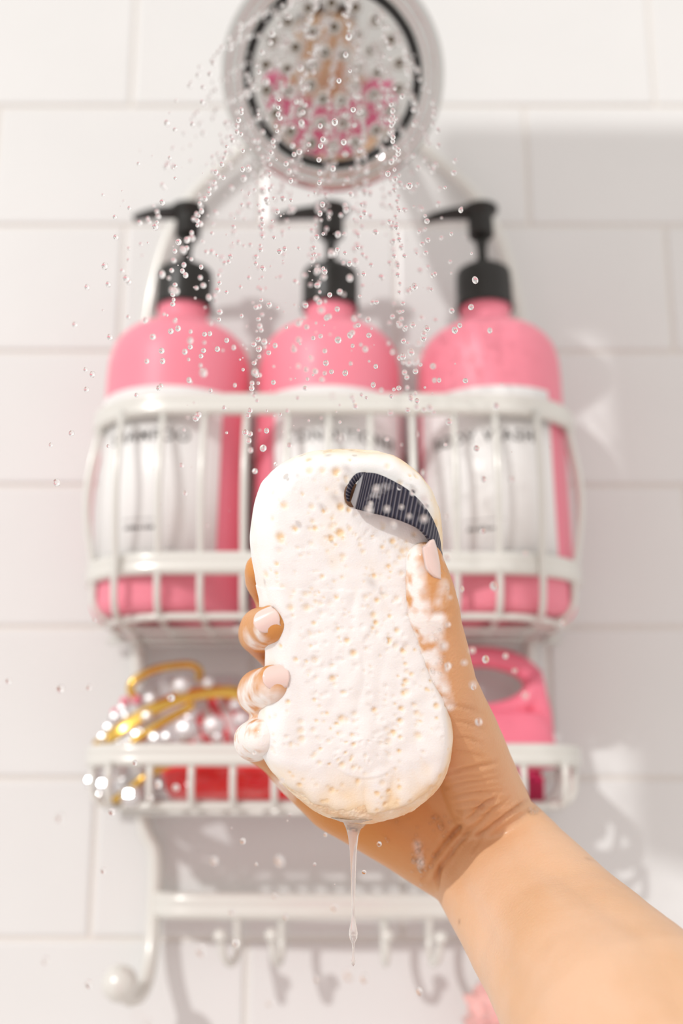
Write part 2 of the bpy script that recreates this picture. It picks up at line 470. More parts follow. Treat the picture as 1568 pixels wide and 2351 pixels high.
# ------------------------------------------------------------------ bottles
YA = -.071
def sc_ax(v): return scale_at(v, YA)
SB = sc_ax(860)
bz = zb1 + WR + .0008
prof_px = [(906, 163.5), (880, 163), (850, 161), (830, 157), (812, 151), (795, 140), (780, 124), (768, 104), (759, 84), (752, 68), (747, 61), (742, 57), (725, 56), (712, 59), (708, 59)]
body_prof = [(.030, 0), (163*SB - .006, 0.0002), (163*SB - .002, .0022), (163*SB, .007), (163.5*SB, .03)]
RB = 163.5*SB
for v, wd in prof_px: body_prof.append((wd*sc_ax(v), zv(v, YA) - bz))
col_prof = []
for v, wd in ((713, 64), (712, 66), (700, 64), (690, 63), (660, 63), (634, 62), (626, 60), (621, 54), (618, 40), (610, 34), (606, 24)): col_prof.append((wd*sc_ax(v), zv(v, YA) - bz))
stem_prof = [(12*sc_ax(606), zv(612, YA)-bz), (12*sc_ax(575), zv(575, YA)-bz), (15*sc_ax(560), zv(560, YA)-bz), (16*sc_ax(545), zv(542, YA)-bz)]
head_prof = []
for v, wd in ((546, 17), (545, 27), (541, 29.5), (500, 29), (494, 31), (489, 40), (484, 42), (479, 41), (476, 36), (474.5, 0.01)): head_prof.append((wd*sc_ax(500), zv(v, YA) - bz))
M_ribbed = mat('ribbed_black_plastic', (0.018, 0.017, 0.015), 0.38)
def label_mesh(R, z0, z1, a0, a1):
    mb = MB(); vs = []; fs = []; n = 30
    lev = [(R - .0002, z0), (R + .0005, z0 + .0002), (R + .0005, z1 - .0002), (R - .0002, z1)]
    for r, z in lev:
        for k in range(n+1):
            a = a0 + (a1-a0)*k/n; vs.append((r*math.sin(a), -r*math.cos(a), z))
    for i in range(3):
        for k in range(n): fs.append((i*(n+1)+k, i*(n+1)+k+1, (i+1)*(n+1)+k+1, (i+1)*(n+1)+k))
    return mb.add(vs, fs)
def text_mesh(s, size, R, a_c, zc):
    cu = bpy.data.curves.new('txt', 'FONT'); cu.body = s; cu.size = size; cu.align_x = 'CENTER'; cu.align_y = 'CENTER'
    cu.extrude = .00008; cu.offset = .00025; cu.space_character = 1.18; cu.resolution_u = 3
    to = bpy.data.objects.new('txt', cu); COL.objects.link(to)
    dg = bpy.context.evaluated_depsgraph_get(); dg.update()
    me = bpy.data.meshes.new_from_object(to.evaluated_get(dg))
    bpy.data.objects.remove(to)
    for vtx in me.vertices:
        x, y, z = vtx.co; a = a_c + x/R
        rr = R + .00055 + z
        vtx.co = (rr*math.sin(a), -rr*math.cos(a), zc + y)
    me.materials.clear()
    return me
yfr = YA - RB
words = ['SHAMPOO', 'CONDITIONER', 'BODY WASH']
labs = ['pink pump bottle labelled SHAMPOO, leftmost of the three in the basket', 'pink pump bottle labelled CONDITIONER, middle one in the basket', 'pink pump bottle labelled BODY WASH, rightmost of the three in the basket']
for bi, (ub, lean, rotl) in enumerate(((413, .018, -14), (756, .008, 14), (1121, -.018, -16))):
    bx = xu(ub, 860, YA)
    # lean about the base so that the mouth sits where the photograph has it
    hgt = zv(860, YA) - bz
    bt = tag(empty('pump_bottle', (bx - lean*hgt, YA, bz)), labs[bi], 'bottle', 'pink pump bottles in the basket')
    bt.rotation_euler = (0, lean, 0)
    lathe(MB(), body_prof, 64).build('body', M_pink, bt, off=(0, 0, 0))
    # ribbed collar
    mb = MB(); n = 96; vs = []; fs = []
    for i, (r, z) in enumerate(col_prof):
        rib = .00035 if 1 < i < 7 else 0
        for k in range(n):
            a = 2*PI*k/n; rr = r + (rib if k % 2 else 0); vs.append((rr*math.cos(a), rr*math.sin(a), z))
    for i in range(len(col_prof)-1):
        for k in range(n):
            l = (k+1) % n; fs.append((i*n+k, i*n+l, (i+1)*n+l, (i+1)*n+k))
    fs.append(tuple((len(col_prof)-1)*n+k for k in range(n))); mb.add(vs, fs)
    mb.build('collar', M_ribbed, bt, off=(0, 0, 0))
    lathe(MB(), stem_prof, 24).build('stem', M_black, bt, off=(0, 0, 0))
    pmp = lathe(MB(), head_prof, 32).build('pump_head', M_black, bt, off=(0, 0, 0))
    # spout: tapering and drooping to the left
    s5 = sc_ax(490); zt = zv(479, YA) - bz
    pth = [Vector((-x*s5, 0, zt - dz*s5)) for x, dz in ((10, 10), (35, 10.5), (60, 12), (85, 15), (105, 19.5), (118, 24), (126, 28))]
    sc = [1.15, 1.1, 1.0, .88, .74, .62, .52]
    sweep(MB(), pth, [(a*s5, b*s5) for a, b in rrect(17, 11.5, 8, 3)], ref=ZUP, scales=sc).build('spout', M_black, pmp, off=(0, 0, 0))
    a0, a1 = math.radians(rotl - 58), math.radians(rotl + 58)
    zl0, zl1 = zv(1292, yfr) - bz, zv(884, yfr) - bz
    lb = label_mesh(RB, zl0, zl1, a0, a1).build('label', M_label, bt, off=(0, 0, 0), smooth=True)
    ac = math.radians(rotl)
    tmh = text_mesh(words[bi], .0102, RB, ac, zv(1000, yfr) - bz)
    link('lettering', tmh, M_ink, lb, smooth=False)
    mb = MB()
    zz = zv(1192, yfr) - bz
    for (aa, ab, z, h) in [(-15, 15, zz, .0004)] + [(-13 + 2.6*k, -13 + 2.6*k + random.uniform(1.3, 2.2), zz - .0062, random.uniform(.0018, .0026)) for k in range(10)]:
        vs = []
        for q in range(4):
            for zq in (z, z+h):
                a = ac + math.radians(aa + (ab-aa)*q/3); vs.append(((RB+.0007)*math.sin(a), -(RB+.0007)*math.cos(a), zq))
        mb.add(vs, [(2*q, 2*q+2, 2*q+3, 2*q+1) for q in range(3)])
    mb.build('small_print', M_ink, lb, off=(0, 0, 0), smooth=False)

# ------------------------------------------------------------------ pink loop-handled brush on the lower shelf
fz2 = zb2 + WR + .0006
YR = -.055
sR = scale_at(1700, YR)
br = tag(empty('bath_brush', (xu(1100, 1700, YR), YR, fz2)), 'pink plastic scrub brush with a loop handle on the lower shelf', 'brush')
zr = lambda v: zv(v, YR) - fz2
def loft(mb, secs):
    K = None; vs = []; fs = []
    for (z, prof) in secs:
        K = len(prof)
        for a, b in prof: vs.append((a, b, z))
    for i in range(len(secs)-1):
        for k in range(K):
            l = (k+1) % K; fs.append((i*K+k, i*K+l, (i+1)*K+l, (i+1)*K+k))
    fs.append(tuple(range(K-1, -1, -1))); fs.append(tuple((len(secs)-1)*K+k for k in range(K)))
    return mb.add(vs, fs)
secs = [(zr(1772), rrect(120*sR, .016, .012, 4)), (zr(1764), rrect(170*sR, .021, .016, 4)), (zr(1745), rrect(177*sR, .022, .017, 4)), (zr(1712), rrect(174*sR, .021, .016, 4)), (zr(1675), rrect(164*sR, .0185, .014, 4)), (zr(1652), rrect(153*sR, .0165, .013, 4)), (zr(1640), rrect(142*sR, .0145, .011, 4)), (zr(1632), rrect(100*sR, .010, .008, 4))]
bbody = loft(MB(), secs).build('body', M_hand, br, off=(0, 0, 0))
pth = [Vector((131*sR*math.cos(2*PI*k/48), 0, zr(1574) + (zr(1508) - zr(1574))*math.sin(2*PI*k/48))) for k in range(48)]
hm = sweep(MB(), pth, [(a, b) for a, b in rrect(.0066, .0085, .0062, 4)], closed=True, ref=Vector((0, 1, 0)))
for sx in (-1, 1):
    sweep(hm, [Vector((sx*x*sR, 0, zr(v))) for x, v in ((124, 1545), (131, 1574), (136, 1605), (143, 1635), (146, 1675), (146, 1700))], [(a, b) for a, b in rrect(.0066, .0092, .0064, 4)], ref=Vector((0, 1, 0)))
hm.build('handle', M_hand, br, off=(0, 0, 0))
mb = MB(); rows = []
base = loft(MB(), [(zr(1788), rrect(138*sR, .017, .012, 4)), (zr(1768), rrect(138*sR, .017, .012, 4))]).build('bristle_plate', M_magenta, br, off=(0, 0, 0))
mb = MB()
for i in range(17):
    for j in range(5):
        x = (-130 + 260*i/16)*sR; y = -.0135 + .027*j/4
        lathe(mb, [(.0017, .0002), (.0019, zr(1788)+.001)], 6, M=Matrix.Translation((x, y, 0)))
tag(mb.build('bristles', M_magenta, br, off=(0, 0, 0)), kind='stuff')

# ------------------------------------------------------------------ clear pouch with gold zip
YP = -.058
sP = scale_at(1700, YP)
px, pz = xu(445, 1700, YP), fz2
pouch = tag(empty('toiletry_pouch', (px, YP, pz)), 'clear plastic toiletry pouch with gold zip and ring handle on the lower shelf', 'pouch')
M_clear = bpy.data.materials.new('clear_plastic'); M_clear.use_nodes = True
nt = M_clear.node_tree; nt.nodes.remove(nt.nodes['Principled BSDF'])
tr = nt.nodes.new('ShaderNodeBsdfTransparent'); tr.inputs[0].default_value = (.975, .975, .985, 1)
gl = nt.nodes.new('ShaderNodeBsdfGlossy'); gl.inputs['Roughness'].default_value = .13
fr = nt.nodes.new('ShaderNodeLayerWeight'); fr.inputs[0].default_value = .35
tcn = nt.nodes.new('ShaderNodeTexCoord'); vn = nt.nodes.new('ShaderNodeTexNoise'); vn.inputs['Scale'].default_value = 62; vn.inputs['Detail'].default_value = 1.5
bpn = nt.nodes.new('ShaderNodeBump'); bpn.inputs['Strength'].default_value = 1.0; bpn.inputs['Distance'].default_value = .009
mx = nt.nodes.new('ShaderNodeMixShader'); mt = nt.nodes.new('ShaderNodeMath'); mt.operation = 'MULTIPLY_ADD'; mt.inputs[1].default_value = .38; mt.inputs[2].default_value = .05
nt.links.new(tcn.outputs['Object'], vn.inputs['Vector']); nt.links.new(vn.outputs['Fac'], bpn.inputs['Height'])
nt.links.new(bpn.outputs[0], gl.inputs['Normal'])
nt.links.new(fr.outputs['Facing'], mt.inputs[0]); nt.links.new(mt.outputs[0], mx.inputs[0])
nt.links.new(tr.outputs[0], mx.inputs[1]); nt.links.new(gl.outputs[0], mx.inputs[2]); nt.links.new(mx.outputs[0], nt.nodes['Material Output'].inputs[0])
zp = lambda v: zv(v, YP) - pz
top = zp(1552)
def pouch_r(t, a):
    """half-extent ellipse at height fraction t"""
    wx = (228*sP) * (1 - max(0, t-.28)**2 * 1.15 - .10*max(0, .15-t)/.15)
    wy = .036 * (1 - t*t*.85)
    return wx, wy
secs = []
for i in range(22):
    t = i/21; wx, wy = pouch_r(t, 0); q = []
    tip = math.sqrt(max(0.0, 1 - max(0, (t-.9)/.1)**2)) if t > .9 else 1
    bot = math.sqrt(max(0.02, 1 - ((.08-t)/.08)**2)) if t < .08 else 1
    for k in range(56):
        a = 2*PI*k/56; c, s = math.cos(a), math.sin(a)
        e = .75
        x = wx*abs(c)**e*math.copysign(1, c); y = wy*max(tip, .12)*bot*abs(s)**e*math.copysign(1, s)
        n = noise.noise(Vector((x*38, y*60+2, t*4.2))) * .006
        q.append((x*(.95+.05*bot) + n*c, y + n*s))
    secs.append((top*t + .0004, q))
loft(MB(), secs).build('shell', M_clear, pouch, off=(0, 0, 0))
def pf(u, v, extra=.0):         # point on the pouch's front, local
    z = zp(v); t = max(0, min(.97, z/top)); wx, wy = pouch_r(t, 0)
    x = (u-445)*sP; q = max(0, 1 - (abs(x)/wx)**2.6)
    return Vector((x, -wy*q**.4 - .002 - extra, z))
zip1 = smooth_path([pf(226, 1718), pf(275, 1692), pf(330, 1655), pf(385, 1622), pf(440, 1602), pf(500, 1594), pf(560, 1600), pf(620, 1630)], 6)
sweep(MB(), zip1, rrect(.0045, .0012, .001, 2), ref=Vector((0, -1, .4)).normalized()).build('zip', M_gold, pouch, off=(0, 0, 0))
tube(MB(), smooth_path([pf(322, 1712), pf(352, 1690), pf(392, 1662), pf(428, 1640), pf(450, 1624)], 6), .0028, 10).build('zip_pull', M_gold, pouch, off=(0, 0, 0))
tube(MB(), smooth_path([pf(278, 1842), pf(300, 1832), pf(335, 1805), pf(370, 1780), pf(430, 1752), pf(520, 1745)], 6), .0024, 8).build('gold_piping', M_gold, pouch, off=(0, 0, 0))
ringpts = [Vector(((u-445)*sP, y, zp(v))) for u, v, y in ((322, 1612, -.010), (303, 1590, -.012), (312, 1566, -.012), (350, 1543, -.010), (395, 1531, -.006), (435, 1528, -.002), (452, 1540, .002), (452, 1562, .004))]
tube(MB(), smooth_path(ringpts, 8), .0026, 10).build('ring_handle', M_gold, pouch, off=(0, 0, 0))
pin = MB()
for (u, v) in ((291, 1615), (318, 1612), (272, 1640)): ball(pin, ((u-445)*sP, -.012, zp(v)), .0032, 12, 8)
# clear beads strung along the pouch edge
for (u, v, r) in ((290, 1634, 11), (275, 1652, 11), (262, 1676, 11), (250, 1697, 10), (300, 1650, 10), (352, 1612, 13), (420, 1583, 20), (350, 1652, 12), (440, 1683, 24), (500, 1675, 22), (512, 1700, 11), (375, 1703, 15), (400, 1700, 13), (560, 1660, 16), (575, 1600, 14), (480, 1575, 13), (226, 1795, 12), (244, 1799, 12), (265, 1805, 16), (250, 1825, 14), (545, 1625, 12), (330, 1830, 20), (295, 1772, 14)):
    b = pf(u, v); bb = MB(); ball(bb, (0, 0, 0), r*sP*1.18, 9, 6)
    o = bb.build('clear_bead', None, pouch, off=(0, 0, 0), smooth=False); o.location = b + Vector((0, -.001, 0)); o.data.materials.append(bpy.data.materials.get('clear_bead') or mat('clear_bead', (.98, .98, 1), .16, trans=.45, ior=1.6, spec=1.0, coat=.6))
pin.build('pink_bead', M_pink, pouch, off=(0, 0, 0))
# red soap and striped sachet inside
so = tag(empty('soap_bar', (xu(520, 1800, YP), YP - .004, pz + .0012)), 'bright red soap bar inside the clear pouch', 'soap')
secs = []
hz = zv(1752, YP) - pz
for t in np.linspace(0, 1, 9):
    e = math.sin(PI*(.12 + .76*t))**.45
    secs.append((hz*t, [(a*(.86+.14*e) + (.006*(1-t)), b*e) for a, b in rrect(152*sP, .021, .016, 5)]))
loft(MB(), secs).build('body', M_red, so, off=(0, 0, 0))
loft(MB(), [(z + hz*.98, [(a*k, b*k) for a, b in rrect(118*sP, .012, .009, 4)]) for z, k in ((0, 1), (.0015, .97), (.0022, .88))]).build('raised_rim', M_red, so, off=(0, 0, 0))
M_stripe = mat('striped_paper', (.9, .1, .12), .5)
tc = nd(M_stripe, 'ShaderNodeTexCoord'); wv = nd(M_stripe, 'ShaderNodeTexWave', Scale=28.0, Distortion=1.2); wv.bands_direction = 'X'
mp = nd(M_stripe, 'ShaderNodeMapping'); mp.inputs['Rotation'].default_value = (0, .45, 0)
rp = nd(M_stripe, 'ShaderNodeValToRGB'); rp.color_ramp.interpolation = 'EASE'
rp.color_ramp.elements[0].position = .42; rp.color_ramp.elements[0].color = (.86, .03, .05, 1); rp.color_ramp.elements[1].position = .58; rp.color_ramp.elements[1].color = (.88, .70, .70, 1)
lk(M_stripe, tc.outputs['Object'], mp.inputs[0]); lk(M_stripe, mp.outputs[0], wv.inputs[0]); lk(M_stripe, wv.outputs['Fac'], rp.inputs[0]); lk(M_stripe, rp.outputs[0], bsdf(M_stripe).inputs['Base Color'])
sa = tag(empty('sachet', (xu(500, 1700, YP), YP + .006, pz + hz + .003)), 'red and white striped sachet lying on the red soap inside the pouch', 'sachet')
h2 = zv(1618, YP) - pz - hz
secs = []
for t in np.linspace(0, 1, 8):
    e = 1 - .75*t*t
    secs.append((h2*t, [(a*(1 - .35*t) + .012*t, b*e) for a, b in rrect(112*sP, .018, .012, 5)]))
loft(MB(), secs).build('packet', M_stripe, sa, off=(0, 0, 0))
loft(MB(), [(h2 + z, [(a + .012, b) for a, b in rrect(70*sP, .0035, .002, 3)]) for z in (-.001, .004)]).build('crimped_edge', M_stripe, sa, off=(0, 0, 0))

# pink net puff hanging low at the right (its top edge shows beside the forearm)
pf_c = PY(1185, 2345, -.045)
puff = tag(empty('bath_puff', pf_c), 'pale pink net bath puff hanging below the caddy beside the forearm', 'bath puff')
M_puff = mat('pink_net', (.90, .50, .47), .6, sss=.2)
mb = MB(); vs = []; fs = []; nu, nv = 60, 36
for i in range(nv+1):
    for k in range(nu):
        a = 2*PI*k/nu; b = PI*i/nv
        d = Vector((math.sin(b)*math.cos(a), math.sin(b)*math.sin(a), math.cos(b)))
        r = .027*(1 + .16*math.sin(11*a + 5*noise.noise(d*2)*3)*math.sin(b) + .22*noise.noise(d*5))
        vs.append(d*r)
for i in range(nv):
    for k in range(nu):
        l = (k+1) % nu; fs.append((i*nu+k, (i+1)*nu+k, (i+1)*nu+l, i*nu+l))
mb.add(vs, fs).build('net', M_puff, puff, off=(0, 0, 0))
tube(MB(), smooth_path([Vector((0, 0, .02)), Vector((.001, .004, .04)), PY(1180, 2200, -.04) - pf_c, PY(1172, 2120, -.042) - pf_c], 5), .0011, 6).build('cord', M_puff, puff, off=(0, 0, 0))

# ------------------------------------------------------------------ the person: arm, hand and body as one skin
def capsule(mb, a, b, ra, rb, n=20, m=6):
    a, b = Vector(a), Vector(b); d = b - a; L = d.length
    if L < 1e-6: d = Vector((0, 0, 1))
    q = d.to_track_quat('Z', 'Y').to_matrix().to_4x4()
    prof = [(max(1e-5, ra*math.sin(PI/2*i/m)), -ra*math.cos(PI/2*i/m)) for i in range(m+1)]
    prof += [(max(1e-5, rb*math.cos(PI/2*i/m)), L + rb*math.sin(PI/2*i/m)) for i in range(0, m+1)]
    lathe(mb, prof, n, M=Matrix.Translation(a) @ q, cap=False)
def chain(mb, pts, n=20):
    for (p, r), (q, s) in zip(pts, pts[1:]): capsule(mb, p, q, r, s, n)
def remesh(mb, voxel, iters):
    me = mb.mesh('tmp'); o = bpy.data.objects.new('tmp', me); COL.objects.link(o)
    # weld the degenerate poles so that every capsule is a closed solid
    bm = bmesh.new(); bm.from_mesh(me); bmesh.ops.remove_doubles(bm, verts=bm.verts, dist=3e-5)
    bmesh.ops.recalc_face_normals(bm, faces=bm.faces); bm.to_mesh(me); bm.free()
    md = o.modifiers.new('r', 'REMESH'); md.mode = 'VOXEL'; md.voxel_size = voxel; md.adaptivity = 0
    dg = bpy.context.evaluated_depsgraph_get(); dg.update()
    me2 = bpy.data.meshes.new_from_object(o.evaluated_get(dg))
    bpy.data.objects.remove(o)
    n = len(me2.vertices); co = np.empty(n*3); me2.vertices.foreach_get('co', co); co = co.reshape(-1, 3)
    ne = len(me2.edges); ed = np.empty(ne*2, int); me2.edges.foreach_get('vertices', ed); ed = ed.reshape(-1, 2)
    deg = np.bincount(ed.ravel(), minlength=n).astype(float)
    for it in range(iters):
        acc = np.zeros_like(co)
        for c in range(3):
            acc[:, c] = np.bincount(ed[:, 0], co[ed[:, 1], c], n) + np.bincount(ed[:, 1], co[ed[:, 0], c], n)
        lap = acc/deg[:, None] - co
        co = co + lap * (.62 if it % 2 == 0 else -.5 if it < iters*.6 else .5)
    me2.vertices.foreach_set('co', co.ravel()); me2.update()
    return me2, co
A = MB()
Wr, Wu = PZ(1160, 1912, .496), PZ(1062, 1992, .498)
EL_r, EL_u = PZ(1760, 2650, .352), PZ(1610, 2800, .352)
MIDr, MIDu = PZ(1330, 2120, .450), PZ(1215, 2205, .450)
FARr, FARu = PZ(1505, 2320, .398), PZ(1365, 2400, .398)
chain(A, [(Wr, .0172), (MIDr, .0225), (FARr, .0275), (EL_r, .031)], 28)
chain(A, [(Wu, .0155), (MIDu, .0205), (FARu, .0265), (EL_u, .031)], 28)
chain(A, [(PZ(1110, 1950, .496), .0180), (PZ(1272, 2160, .450), .0268), (PZ(1435, 2360, .398), .033), (PZ(1685, 2725, .352), .036)], 28)
# palm
IM, MM, RM, PM = PZ(850, 1520, .500), PZ(790, 1600, .503), PZ(735, 1690, .503), PZ(690, 1775, .500)
for q, rr in ((IM, .0125), (MM, .0125), (RM, .0125), (PM, .0115)):
    chain(A, [(PZ(1095, 1930, .499), .0168), (q, rr)])
chain(A, [(IM, .0125), (MM, .0125), (RM, .0125), (PM, .0115)])
# hypothenar edge
chain(A, [(PZ(1045, 1985, .498), .0160), (PZ(960, 1935, .498), .0156), (PZ(860, 1880, .498), .0150), (PZ(770, 1832, .494), .0140), (PM, .0115)])
# thenar and thumb
CMC, TMC, TIP_, TT = PZ(1118, 1800, .470), PZ(1026, 1575, .450), PZ(990, 1400, .440), PZ(974, 1286, .4365)
chain(A, [(PZ(1142, 1915, .496), .0172), (PZ(1124, 1850, .488), .0168), (PZ(1087, 1745, .473), .0152), (TMC, .0118), (PZ(1000, 1440, .442), .0104), (TIP_, .0106), (PZ(981, 1330, .437), .0088), (TT, .0074)])
chain(A, [(PZ(1060, 1860, .499), .0170), (PZ(1010, 1740, .496), .0155), (TMC, .0105)])
chain(A, [(PZ(960, 1700, .495), .0150), (TMC, .0100)])
# fingers
chain(A, [(IM, .0125), (PZ(735, 1440, .506), .0100), (PZ(642, 1385, .492), .0088), (PZ(606, 1335, .474), .0076), (PZ(599, 1308, .466), .0066)])
chain(A, [(MM, .0125), (PZ(655, 1500, .507), .0102), (PZ(598, 1455, .485), .0092), (PZ(602, 1447, .458), .0090), (PZ(627, 1433, .4375), .0075)])
chain(A, [(RM, .0125), (PZ(650, 1620, .507), .0102), (PZ(594, 1592, .484), .0092), (PZ(597, 1588, .458), .0090), (PZ(632, 1570, .4380), .0076)])
chain(A, [(PM, .0115), (PZ(640, 1730, .502), .0096), (PZ(586, 1702, .484), .0084), (PZ(582, 1700, .458), .0082), (PZ(604, 1692, .4405), .0068)])
skin_me, SK = remesh(A, .0012, 14)

def bvh_of(me): 
    bm = bmesh.new(); bm.from_mesh(me); b = BVHTree.FromBMesh(bm); bm.free(); return b
SB_T = bvh_of(skin_me)
def hit(u, v):
    h = SB_T.ray_cast(CAM, ray(u, v).normalized())
    return h[0]
def seg_dist(P, poly):
    """distance of all points to a polyline and its running parameter"""
    best = np.full(len(P), 1e9); par = np.zeros(len(P))
    for i in range(len(poly)-1):
        a = np.array(poly[i]); d = np.array(poly[i+1]) - a; L = (d@d)
        t = np.clip(((P - a)@d)/max(L, 1e-12), 0, 1)
        dd = np.linalg.norm(P - (a + t[:, None]*d), axis=1)
        m = dd < best; best[m] = dd[m]; par[m] = (i + t[m])/(len(poly)-1)
    return best, par
nrm = np.empty(len(SK)*3); skin_me.vertices.foreach_get('normal', nrm); nrm = nrm.reshape(-1, 3)
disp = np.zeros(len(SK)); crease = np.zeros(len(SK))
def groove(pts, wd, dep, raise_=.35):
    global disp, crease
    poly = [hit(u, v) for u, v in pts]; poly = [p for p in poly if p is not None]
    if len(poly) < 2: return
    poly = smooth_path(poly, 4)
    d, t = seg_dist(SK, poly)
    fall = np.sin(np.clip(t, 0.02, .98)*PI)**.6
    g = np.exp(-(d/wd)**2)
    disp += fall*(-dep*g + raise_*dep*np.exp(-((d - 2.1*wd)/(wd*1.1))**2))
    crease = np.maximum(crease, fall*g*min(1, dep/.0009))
# wrist creases
groove([(972, 2018), (1003, 1965), (1050, 1905), (1100, 1858), (1140, 1830)], .0010, .0021)
groove([(990, 2030), (1015, 1990), (1060, 1930), (1120, 1868), (1170, 1832)], .0008, .0010)
groove([(1085, 1955), (1105, 1915), (1150, 1880), (1195, 1848), (1215, 1835)], .0010, .0014)
groove([(1005, 2090), (1006, 2040), (1008, 2005), (1015, 1975)], .0010, .0015)
groove([(1040, 1945), (1075, 1900), (1110, 1865)], .0007, .0006)
# thenar wrinkles
for k in range(8):
    y = 1762 + 15*k + random.uniform(-5, 5)
    groove([(1000 - 4*k, y + 14 + 4*k), (1050, y + 10 + random.uniform(-3, 3)), (1100, y + 2 + random.uniform(-3, 3)), (1140 + 5*k, y - 8)], .0010, .00045 if k % 2 else .0007)
for y in (1620, 1655, 1690, 1722):
    groove([(1040, y), (1075, y + 6), (1115, y + 20)], .0007, .0004)
groove([(985, 1405), (1005, 1412), (1040, 1400)], .0012, .0005)
groove([(975, 1560), (1010, 1600), (1050, 1625)], .0009, .0005)
groove([(590, 1335), (600, 1345), (606, 1358)], .0012, .0006)
SK2 = SK + nrm * disp[:, None]
for i in range(len(SK2)):
    p = Vector(SK2[i]); n1 = noise.noise(p*55)*.0005 + noise.noise(p*140)*.00018
    SK2[i] += nrm[i]*n1
skin_me.vertices.foreach_set('co', SK2.ravel()); skin_me.update()
# soap film on the wet skin
film = np.zeros(len(SK2))
def lather(pts, wd, amt):
    global film
    poly = [hit(u, v) for u, v in pts]; poly = [p for p in poly if p is not None]
    if not poly: return
    if len(poly) == 1: poly = poly*2
    d, t = seg_dist(SK2, poly)
    film = np.maximum(film, amt*np.clip(1.35 - d/wd, 0, 1))
lather([(575, 1475), (600, 1488)], .0050, .8); lather([(590, 1450), (600, 1468)], .0035, .7)
lather([(575, 1590), (595, 1620), (640, 1625)], .0065, .95); lather([(588, 1545), (575, 1590)], .0035, .8)
lather([(545, 1690), (580, 1690), (600, 1740)], .017, 1.6); lather([(600, 1770), (650, 1810)], .006, .6)
lather([(940, 1270), (945, 1340), (955, 1400), (970, 1500)], .0050, 1.3)
lather([(1005, 1425), (998, 1460), (990, 1500), (1005, 1560), (1022, 1620)], .0032, 1.2)
lather([(995, 1238), (985, 1260)], .003, .9); lather([(958, 1940), (966, 1985)], .0016, .6)
lather([(1020, 1345), (1012, 1380)], .0025, .6)
film *= np.array([.62 + .9*noise.noise(Vector(p)*170) + .5*noise.noise(Vector(p)*420) if f > 0 else 0 for p, f in zip(SK2, film)])
film = np.clip(film*1.25, 0, 1)**.8
at = skin_me.attributes.new('film', 'FLOAT', 'POINT'); at.data.foreach_set('value', film)
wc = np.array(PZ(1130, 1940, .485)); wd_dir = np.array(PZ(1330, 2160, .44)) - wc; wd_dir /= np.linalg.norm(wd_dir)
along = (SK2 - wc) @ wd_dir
at = skin_me.attributes.new('palm', 'FLOAT', 'POINT'); at.data.foreach_set('value', np.clip(.5 - (along + .004)/.045, 0, 1))  # own hand tone plus painted shade, fading into the forearm past the wrist
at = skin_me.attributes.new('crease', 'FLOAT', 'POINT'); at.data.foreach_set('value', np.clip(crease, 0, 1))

M_skin = mat('wet_skin', (.8, .5, .33), .42, spec=.45, coat=.12, sss=.12, sssr=(1, .38, .2), ssss=.005)
r = noise_tint(M_skin, (.715, .44, .26), (.76, .495, .325), 34, 4)
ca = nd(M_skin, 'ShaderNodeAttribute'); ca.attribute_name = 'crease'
fa = nd(M_skin, 'ShaderNodeAttribute'); fa.attribute_name = 'film'
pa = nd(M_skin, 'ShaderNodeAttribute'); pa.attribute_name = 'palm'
r_h = nd(M_skin, 'ShaderNodeMixRGB'); r_h.inputs[2].default_value = (.665, .295, .08, 1); lk(M_skin, pa.outputs['Fac'], r_h.inputs[0]); lk(M_skin, r.outputs[0], r_h.inputs[1])  # deeper hand orange, darkened to carry the shade on the hand
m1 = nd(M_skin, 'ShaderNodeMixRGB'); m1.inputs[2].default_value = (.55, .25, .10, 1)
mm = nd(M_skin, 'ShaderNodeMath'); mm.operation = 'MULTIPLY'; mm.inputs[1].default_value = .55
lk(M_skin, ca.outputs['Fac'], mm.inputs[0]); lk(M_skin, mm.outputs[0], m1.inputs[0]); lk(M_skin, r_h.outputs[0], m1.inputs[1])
m2 = nd(M_skin, 'ShaderNodeMixRGB'); m2.inputs[2].default_value = (.93, .89, .85, 1)
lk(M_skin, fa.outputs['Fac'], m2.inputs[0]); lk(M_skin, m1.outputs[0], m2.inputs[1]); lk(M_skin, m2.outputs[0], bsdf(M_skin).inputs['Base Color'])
noise_bump(M_skin, 900, .35, .0006, 3)

# coarse remainder of the body, outside the frame: elbow, upper arm, torso, head, legs
B = MB()
elb = PZ(1685, 2725, .352)
sh = Vector((.175, -1.02, 1.36))
chain(B, [(elb, .040), (elb*.5 + sh*.5, .046), (sh, .055)])
chest = Vector((0, -1.08, 1.25)); hip = Vector((0, -1.09, .92))
for sx in (-1, 1):
    chain(B, [(Vector((sx*.07, -1.07, 1.30)), .095), (Vector((sx*.06, -1.08, 1.10)), .085), (Vector((sx*.075, -1.09, .92)), .10)])
    hipj = Vector((sx*.09, -1.09, .88)); kn = Vector((sx*.10, -1.07, .47)); an = Vector((sx*.10, -1.10, .07))
    chain(B, [(hipj, .085), (kn, .055), (Vector((sx*.10, -1.11, .33)), .055), (an, .036)])
    chain(B, [(an, .034), (Vector((sx*.11, -.97, .028)), .028)])
sl = Vector((-.175, -1.06, 1.36)); el2 = Vector((-.25, -1.10, 1.08)); wr2 = Vector((-.20, -.92, .92))
chain(B, [(sh, .052), (Vector((0, -1.07, 1.37)), .07), (sl, .052), (el2, .042), (wr2, .026), (Vector((-.19, -.85, .88)), .022)])
for k in range(4): chain(B, [(Vector((-.19, -.85, .88)), .018), (Vector((-.21 + .018*k, -.79, .85)), .0095), (Vector((-.21 + .018*k, -.755, .82)), .0085)])
chain(B, [(Vector((-.17, -.86, .88)), .014), (Vector((-.145, -.82, .865)), .0095)])
chain(B, [(Vector((0, -1.08, 1.38)), .052), (Vector((0, -1.05, 1.47)), .05)])
